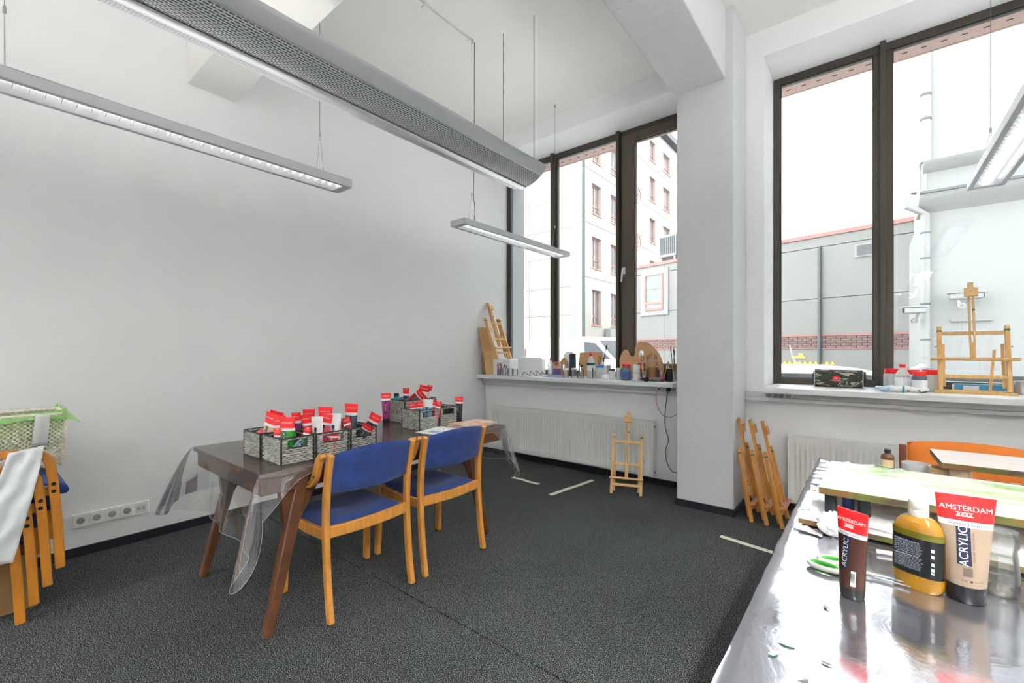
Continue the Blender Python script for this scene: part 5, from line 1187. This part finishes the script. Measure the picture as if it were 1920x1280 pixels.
def foil(u, v):
    # u across (x), v along (y); the left edge rolls over the table side
    s = -.10+(WX1-WX0+.10)*u; y = WY0-.06+(WY1-WY0+.10)*v
    w = max(0, min(1, (y+2.62)/.55))                       # crinkled at the window end, nearly flat near us
    p = V((s*9, y*9, 0)); h = .0012*NZ.noise(V((s*3, y*3, 1)))+w*(.007*abs(NZ.noise(p))+.005*abs(NZ.noise(p*2.3))+.003*abs(NZ.noise(p*5)))
    endd = max(0, y-(WY1-.02)); endn = max(0, WY0-y)
    if s < 0:
        q = -s; ro = .018; a = min(q/ro, pi/2*.93); x = WX0-ro*sin(a)*.55; zz = WZ_-ro*(1-cos(a))-max(0, q-ro*pi/2*.93)*.97
        return (x-.006*w*abs(NZ.noise(p*1.4))-.003*abs(NZ.noise(p)), y, zz+h*.3)
    return (WX0+s, y-endd*.6, WZ_+.0008+h-endd*2.2-endn*1.2)
fo_ = MB().grid(foil, 110, 170).build('foil_cover', 'foil'); tag(fo_, 'shiny silver foil sheet covering the work table at right', 'foil')
# lower canvas board under clear wrinkled film, upper canvas on bottles
K['paintedge'] = ramp_mat('painted_canvas_edge', [(.25, (66, 42, 24)), (.45, (112, 78, 38)), (.55, (76, 88, 22)), (.7, (72, 52, 44))], 9, rough=.6, stretch=(1, 1, 3))
K['painting'] = ramp_mat('pale_green_painting', [(.0, (184, 183, 178)), (.48, (184, 184, 178)), (.57, (176, 188, 148)), (.62, (96, 150, 40)), (.66, (186, 190, 172)), (.73, (140, 124, 110)), (1, (186, 184, 180))], 4.2, stretch=(.8, 3.4, 1), rough=.28, detail=7, dist=1.4)
K['whitepaint'] = ramp_mat('white_painting', [(.3, (204, 202, 199)), (.55, (194, 184, 180)), (.7, (206, 206, 205))], 5, stretch=(1, 4, 1), rough=.3, dist=1)
K['crink'] = clear('wrinkled_film', (.93, .93, .95), .12, .15, .66, (.90, .90, .91))
def canvas(label, loc, rz, w, d, th, face, rxy=(0, 0)):
    t = thing('painted_canvas', label, 'canvas', loc, (rxy[0], rxy[1], rz))
    MB().box(0, w, 0, d, th-.0012, th).build('painted_face', face, t)
    MB().box(0, w, 0, .004, 0, th-.0012).box(0, w, d-.004, d, 0, th-.0012).box(0, .004, .004, d-.004, 0, th-.0012).box(w-.004, w, .004, d-.004, 0, th-.0012).build('canvas_edge', 'paintedge', t)
    MB().box(.02, w-.02, .02, d-.02, 0, .002).build('canvas_back', K['birch'], t); return t
canvas('large pale green painting raised on bottles on the foil table', (3.724, -2.520, .839), R(-1), 1.22, .425, .021, 'painting')
canvas('white painted canvas at the back of the foil table before the orange chair', (4.048, -1.985, .862), R(2), .95, .285, .020, 'whitepaint')
canvas('lower canvas with a brown edge lying flat on the foil under the raised painting', (3.675, -2.565, WZ_+.011), R(-4), 1.30, .50, .016, 'whitepaint')
def film2(u, v):
    x = 3.70+1.3*u; y = -2.535+.46*v-.07*u; p = V((x*8, y*8, 3))
    return (x, y, .772+.028*sin(pi*v)*(.6+.8*abs(NZ.noise(V((x*3, y*3, 0)))))+.016*abs(NZ.noise(p))+.010*abs(NZ.noise(p*2.2))-.006*(1-sin(pi*v)))
tag(MB().grid(film2, 120, 46).build('wrinkled_film', 'crink'), 'wrinkled white plastic film lying between the two stacked canvases', 'plastic film')
# ribbed dark bottles holding up the left front corner
K['rib'] = mat('dark_ribbed_plastic', (44, 50, 58), .4)
for i, (x, y, c) in enumerate(((3.752, -2.485, (44, 50, 56)), (3.795, -2.455, (34, 44, 84)), (3.835, -2.478, (50, 54, 58)))):
    t = thing('ribbed_tube', ['left dark ribbed tube under the raised painting corner', 'navy ribbed tube in the middle under the raised painting corner', 'right dark ribbed tube under the raised painting corner'][i], 'tube', (x, y, WZ_+.029))
    pr = []
    for k in range(20): z0 = .004+k*.0034; pr += [(.0150, z0), (.0162, z0+.0011), (.0150, z0+.0022)]
    MB().lathe([(.013, 0)]+pr+[(.014, .073)], 18).build('ribbed_body', mat('ribbed', c, .35), t)
    MB().lathe([(.0165, -.0), (.0165, .010)], 18).build('foot_ring', 'red' if i == 0 else 'black', t)
for i, (x, y, h_) in enumerate(((4.75, -2.45, .069), (4.72, -2.17, .069), (3.79, -2.16, .069))):
    jar(['white pot under the right front of the raised painting', 'white pot under the right back of the raised painting', 'white pot under the left back of the raised painting'][i], (x, y, WZ_+.030), .028, h_, 'white', neck=1, name='support_pot', cat='pot')
for i, (x, y) in enumerate(((4.10, -1.94), (4.11, -1.76), (4.90, -1.90), (4.88, -1.74))):
    jar(['pot at the left front under the white canvas by the orange chair', 'pot at the left back under the white canvas by the orange chair', 'pot at the right front under the white canvas', 'pot at the right back under the white canvas'][i], (x, y, WZ_+.012), .030, .109, mat('worn_pot', (200, 176, 150), .5), neck=1, name='support_pot', cat='pot')
# crumpled tissue
def fl_(u, v):
    a = 2*pi*u; b_ = pi*v; r_ = .034*(1+.30*NZ.noise(V((cos(a)*1.7*sin(b_)+3, sin(a)*1.7*sin(b_), cos(b_)*1.7))*1.6)+.13*NZ.noise(V((cos(a)*3*sin(b_), sin(a)*3*sin(b_), cos(b_)*3+2))))
    return (r_*cos(a)*sin(b_), r_*sin(a)*sin(b_)*.8, r_*cos(b_))
tag(MB().grid(fl_, 40, 24, True).build('crumpled_tissue', 'paper', loc=(3.762, -2.592, WZ_+.036)), 'crumpled white tissue ball before the ribbed tubes on the foil table', 'tissue')
# brushes poking out at the left
for i, (p0, p1) in enumerate((((3.672, -2.215, .765), (3.86, -2.17, .770)), ((3.690, -2.33, .764), (3.87, -2.28, .770)), ((3.668, -2.475, .763), (3.84, -2.42, .765)))):
    d_ = V(p1)-V(p0); L_ = d_.length
    t = thing('paintbrush', ['paintbrush lying on the foil left of the painting, farthest one', 'paintbrush lying on the foil left of the painting, middle one', 'thin paintbrush lying on the foil beside the ribbed tubes'][i], 'brush', p0, tuple(d_.to_track_quat('Z', 'Y').to_euler()))
    MB().lathe([(.0008, 0), (.005 if i == 0 else .003, .035), (.0045 if i == 0 else .003, .08)], 10).build('bristles', 'pine' if i == 0 else 'dkbristle', t); MB().lathe([(.0045, .08), (.004, .11)], 10).build('ferrule', 'steel', t); MB().lathe([(.004, .11), (.005, .15), (.003, L_)], 10).build('handle', 'pined', t)
# amber bottle, brass bowls
t = thing('amber_bottle', 'small amber bottle with a black cap at the window end of the foil table', 'bottle', (3.909, -1.545, WZ_+.012))
MB().lathe([(.0, 0), (.0225, 0), (.024, .003), (.024, .050), (.0215, .058), (.011, .066), (.0105, .074)], 22).build('body', 'amber', t); MB().lathe([(.0222, .002), (.0222, .040), (0, .040)], 20).build('liquid', mat('brown_oil', (96, 52, 16), .3), t)
MB().lathe([(.0125, .070), (.0125, .084), (.011, .086), (0, .086)], 18).build('cap', 'black', t); MB().grid(lambda u, v: (.0244*cos(R(200+130*u)), .0244*sin(R(200+130*u)), .006+.034*v), 12, 1).build('label', mat('cream_label', (224, 204, 160), .6), t)
for i, (x, y, r_, h_) in enumerate(((3.995, -1.70, .046, .066), (4.068, -1.875, .047, .092))):
    t = thing('paint_bowl', ['shallow bowl of yellow green paint behind the raised painting', 'pale bowl with ochre paint before the white canvas'][i], 'bowl', (x, y, WZ_+.012))
    MB().lathe([(0, 0), (r_*.7, 0), (r_*.9, h_*.4), (r_, h_), (r_*.95, h_), (r_*.86, h_*.45), (r_*.66, .004), (0, .004)], 26).build('shell', 'milky' if i == 0 else mat('pale_bowl', (226, 190, 140), .4), t); MB().lathe([(r_*.88, h_*.62), (0, h_*.62)], 24).build('paint_inside', ramp_mat('yellow_green_paint', [(.35, (170, 150, 50)), (.5, (120, 140, 60)), (.7, (214, 196, 120))], 30, rough=.25), t)
# front tubes and ochre bottle
tb1, dec1, q1 = paint_tube('brown paint tube standing on the foil, left one of the two big tubes', (3.818, -2.955, WZ_+.002), (0, 0, R(-31)), .188, .0232, Q['brown'], level=2, hdr=.245, band=.05, capf=.125)
def dquad(dec, parent, x0, x1, z0, z1, m_, nm, e=.0009): return MB().grid(lambda u, v: dec(x0+(x1-x0)*u, z0+(z1-z0)*v, e), 5, 5).build(nm, m_, parent)
dquad(dec1, tb1, .010, .0175, .030, .062, 'band', 'barcode_label')
g = MB()
for i in range(9): a = dec1(.0108+.0007*0+i*.00072, .046, .0014); g.cbox((a[0], a[1], .047), (.0003+.0002*(i % 3 == 0), .0003, .022))
g.build('barcode_lines', 'black', tb1)
g = MB()
for i in range(4): a = dec1(-.008+i*.0045, .034, .0012); g.cbox((a[0], a[1], .034), (.002, .0003, .002))
g.build('pictogram_dots', 'navy', tb1)
tb2, dec2, q2 = paint_tube('large sand coloured paint tube standing before the glass jar on the foil', (4.010, -2.812, WZ_+.002), (0, 0, R(4)), .224, .0335, Q['sand'], level=2, hdr=.235, band=.055, capf=.165)
g = MB()
for i in range(8):
    a = dec2(-.008, .060+i*.0022, .0012); b2 = dec2(.006, .060+i*.0022, .0012); g.cbox(((a[0]+b2[0])/2, (a[1]+b2[1])/2-.0001, .060+i*.0022), (.015, .0004, .0006))
g.build('small_print', 'navy', tb2)
def small(parent, dec, txt, size, x0, z0, m_, nm='small_lettering'):
    v_, f_ = text2d(txt, size); g = MB(); g.v = [dec(x0+a, z0+b_, .0012) for a, b_, c_ in v_]; g.f = list(f_); g.build(nm, m_, parent, smooth=False)
small(tb2, dec2, '718', .0060, -.007, .050, 'navy'); dquad(dec2, tb2, .002, .006, .048, .052, 'navy', 'opacity_square', .0012); small(tb2, dec2, '++++', .006, .016, .050, 'navy')
ob2 = thing('ochre_bottle', 'golden ochre paint bottle with a white flip cap and a black label on the foil', 'bottle', (3.935, -2.812, WZ_+.002), R(-24))
K['ochre'] = mat('ochre_plastic', (150, 106, 8), .16, var=.04, coat=.6); K['flip'] = mat('flip_cap_white', (196, 194, 184), .3, var=.02)
def obz(z):
    if z < .012: return .040+.006*(z/.012)**.5, .026
    if z < .115: return .046, .0265
    q = (z-.115)/.048; s_ = math.sqrt(max(0, 1-q*q)) if q < 1 else 0; return .0165+.0295*s_, .0160+.0105*s_
def osurf(z0, z1, off=0):
    def f(u, v):
        z = z0+(z1-z0)*v; A, B = obz(z); a = 2*pi*u; ca, sa = cos(a), sin(a); k = .8
        return ((A+off)*(abs(ca)**k)*(1 if ca > 0 else -1), (B+off)*(abs(sa)**k)*(1 if sa > 0 else -1), z)
    return f
bm_ = MB().grid(osurf(0, .1635), 48, 34, True); bm_.f.append(tuple(i*35 for i in range(48))); bm_.build('body', 'ochre', ob2)
cp = MB().lathe([(.0175, .162), (.0180, .164), (.0180, .178), (.0174, .179), (.0174, .180), (.0180, .181), (.0178, .196), (.0160, .1985), (0, .1990)], 28).build('flip_cap', 'flip', ob2)
def olab(u, v):
    a = R(180+180*u*.98+2); z = .034+.084*v; A, B = obz(z); ca, sa = cos(a), sin(a); k = .8
    return ((A+.0007)*(abs(ca)**k)*(1 if ca > 0 else -1), -(B+.0007)*(abs(sa)**k), z)
MB().grid(olab, 36, 8).build('black_label', mat('label_black', (20, 22, 24), .25), ob2)
def olstripe(u, v):
    x, y, z = olab(u, 0); A, B = obz(.128); z = .118+.014*v; return (x*1.0, y, z)
MB().grid(olstripe, 36, 2).build('green_label_band', mat('olive_band', (96, 92, 20), .25, var=.15, vs=14), ob2)
def od(x, z): 
    A, B = obz(z); q = (abs(x)/A)**(1/.8); return (x, -B*max(0, 1-q*q)**.4-.0013, z)
g = MB()
random.seed(3)
for i in range(22):
    if i == 11: continue
    z = .108-i*.0029; x = -.036
    while x < .012:
        l_ = random.uniform(.002, .007); a = od(x+l_/2, z); g.cbox(a, (l_, .0005, .0011 if i else .002)); x += l_+.0014
g.build('fine_print', mat('print_grey', (128, 136, 150), .5), ob2)['kind'] = 'stuff'
g = MB()
for z, h_ in ((.098, .007), (.085, .007), (.068, .007), (.056, .007), (.048, .004)): a = od(.033, z); g.cbox((a[0], a[1], z), (.006, .0008, h_))
g.build('pale_letters', 'band', ob2)
for z in (.076,): a = od(-.012, z); MB().cbox(a, (.046, .0005, .0005)).build('rule_line', 'band', ob2)
# water jar
jw = thing('water_jar', 'clear glass jar of water behind the large sand coloured tube', 'jar', (4.075, -2.735, WZ_+.002))
MB().lathe([(0, .002), (.026, .002), (.030, .006), (.031, .04), (.0275, .085), (.026, .102), (.030, .112), (.0305, .122), (.027, .129), (.0268, .140), (.0280, .142), (.0265, .143)], 32).build('outer_wall', 'jar', jw)
MB().lathe([(0, .006), (.025, .006), (.028, .010), (.029, .04), (.0255, .085), (.0245, .102), (.028, .113), (.0255, .128), (.0255, .142)], 32).build('inner_wall', 'jar', jw)
MB().lathe([(.0275, .010), (.0285, .04), (.0258, .078), (0, .078)], 28).build('water', 'water', jw)
# scissors with green and white handles
sc_ = thing('scissors', 'scissors with green and white handles lying behind the brown tube', 'scissors', (3.845, -2.832, WZ_+.003), R(-3))
K['sgreen'] = mat('scissor_green', (40, 140, 32), .35); K['sgrey'] = mat('scissor_grey', (160, 160, 155), .35)
MB().add([(-.012, -.004, .006), (.075, .010, .006), (.030, .012, .006), (-.012, .008, .006), (-.012, -.004, .0085), (.075, .010, .0085), (.030, .012, .0085), (-.012, .008, .0085)], [(0, 1, 2, 3), (4, 5, 6, 7), (0, 1, 5, 4), (1, 2, 6, 5), (2, 3, 7, 6), (3, 0, 4, 7)]).build('blade', 'steel', sc_)
MB().add([(-.012, -.008, .0035), (.075, -.004, .0035), (.030, .002, .0035), (-.012, .004, .0035), (-.012, -.008, .006), (.075, -.004, .006), (.030, .002, .006), (-.012, .004, .006)], [(0, 1, 2, 3), (4, 5, 6, 7), (0, 1, 5, 4), (1, 2, 6, 5), (2, 3, 7, 6), (3, 0, 4, 7)]).build('blade', 'steel', sc_)
for s, L_, w_ in ((1, .050, .017), (-1, .066, .019)):
    ring = [(-.050-(L_/2)+(L_/2)*cos(2*pi*i/24), s*.024+s*.004*cos(2*pi*i/24)+w_*sin(2*pi*i/24), .008) for i in range(24)]
    rr_ = MB().tube(ring, .0060, 10, True).build('handle_loop', 'sgrey', sc_)
    ins = [(-.050-(L_/2)+(L_/2-.007)*cos(2*pi*i/24), s*.024+s*.004*cos(2*pi*i/24)+(w_-.006)*sin(2*pi*i/24), .0095) for i in range(24)]
    MB().tube(ins, .0042, 8, True).build('green_grip', 'sgreen', rr_)
    MB().tube(spline([(-.055, s*.018, .009), (-.030, s*.008, .009), (-.008, s*.001, .008)], 5), [.0075]*6+[.006]*5, 9).build('shank', 'sgreen', sc_)
MB().lathe([(.005, .008), (.005, .0105), (0, .011)], 12, c=(.004, 0, 0)).build('pivot', 'steel', sc_)
# white stick behind the bottle, scraps of film and paint flakes
tag(MB().tube([(3.862, -2.655, WZ_+.007), (4.055, -2.610, WZ_+.007)], .0056, 12).build('white_tube', 'white'), 'thin white plastic tube lying on the foil behind the ochre bottle', 'stick')
tag(MB().grid(lambda u, v: (3.665+.075*u, -2.60+.05*v-.03*u, WZ_+.005+.002*sin(u*18)*(.4+.6*v)), 24, 5).build('film_scrap', 'crink'), 'clear pleated film scrap on the foil beside the tissue ball', 'plastic scrap')
for i, (x, y, s_, c) in enumerate(((3.73, -3.24, .012, 'pteal'), (3.715, -3.285, .010, 'pteal'), (3.776, -3.05, .008, 'pengrey'), (3.79, -3.255, .007, 'pengrey'), (3.765, -3.33, .009, 'pengrey'))):
    m_ = pm('mintflake', (140, 190, 176)) if c == 'pteal' else K['pengrey']
    tag(MB().prism([(s_*cos(a)*(1+.4*sin(a*3+i)), s_*.6*sin(a)*(1+.3*cos(a*2)), ) for a in [2*pi*k/9 for k in range(9)]], 0, .0008).build('paint_flake', m_, loc=(x, y, WZ_+.0035), rot=(0, 0, i)), ['larger mint paint flake on the foil near the left table edge', 'smaller mint paint flake on the foil below the larger one', 'dark paint flake on the foil below the scissors', 'dark paint speck on the foil right of the mint flakes', 'dark paint flake low on the foil near the picture bottom'][i], 'paint flake')
def cloth(u, v):
    x = 4.16+.34*u; y = -2.74+.17*v; p = V((x*11, y*11, 7)); e = min(u, 1-u, v, 1-v)
    return (x, y, WZ_+.004+.060*min(1, e/.25)*(.5+.9*abs(NZ.noise(p*.6)))+.012*abs(NZ.noise(p)))
tag(MB().grid(cloth, 50, 30).build('crumpled_film', 'crink'), 'crumpled clear film heap on the foil right of the water jar', 'plastic film')
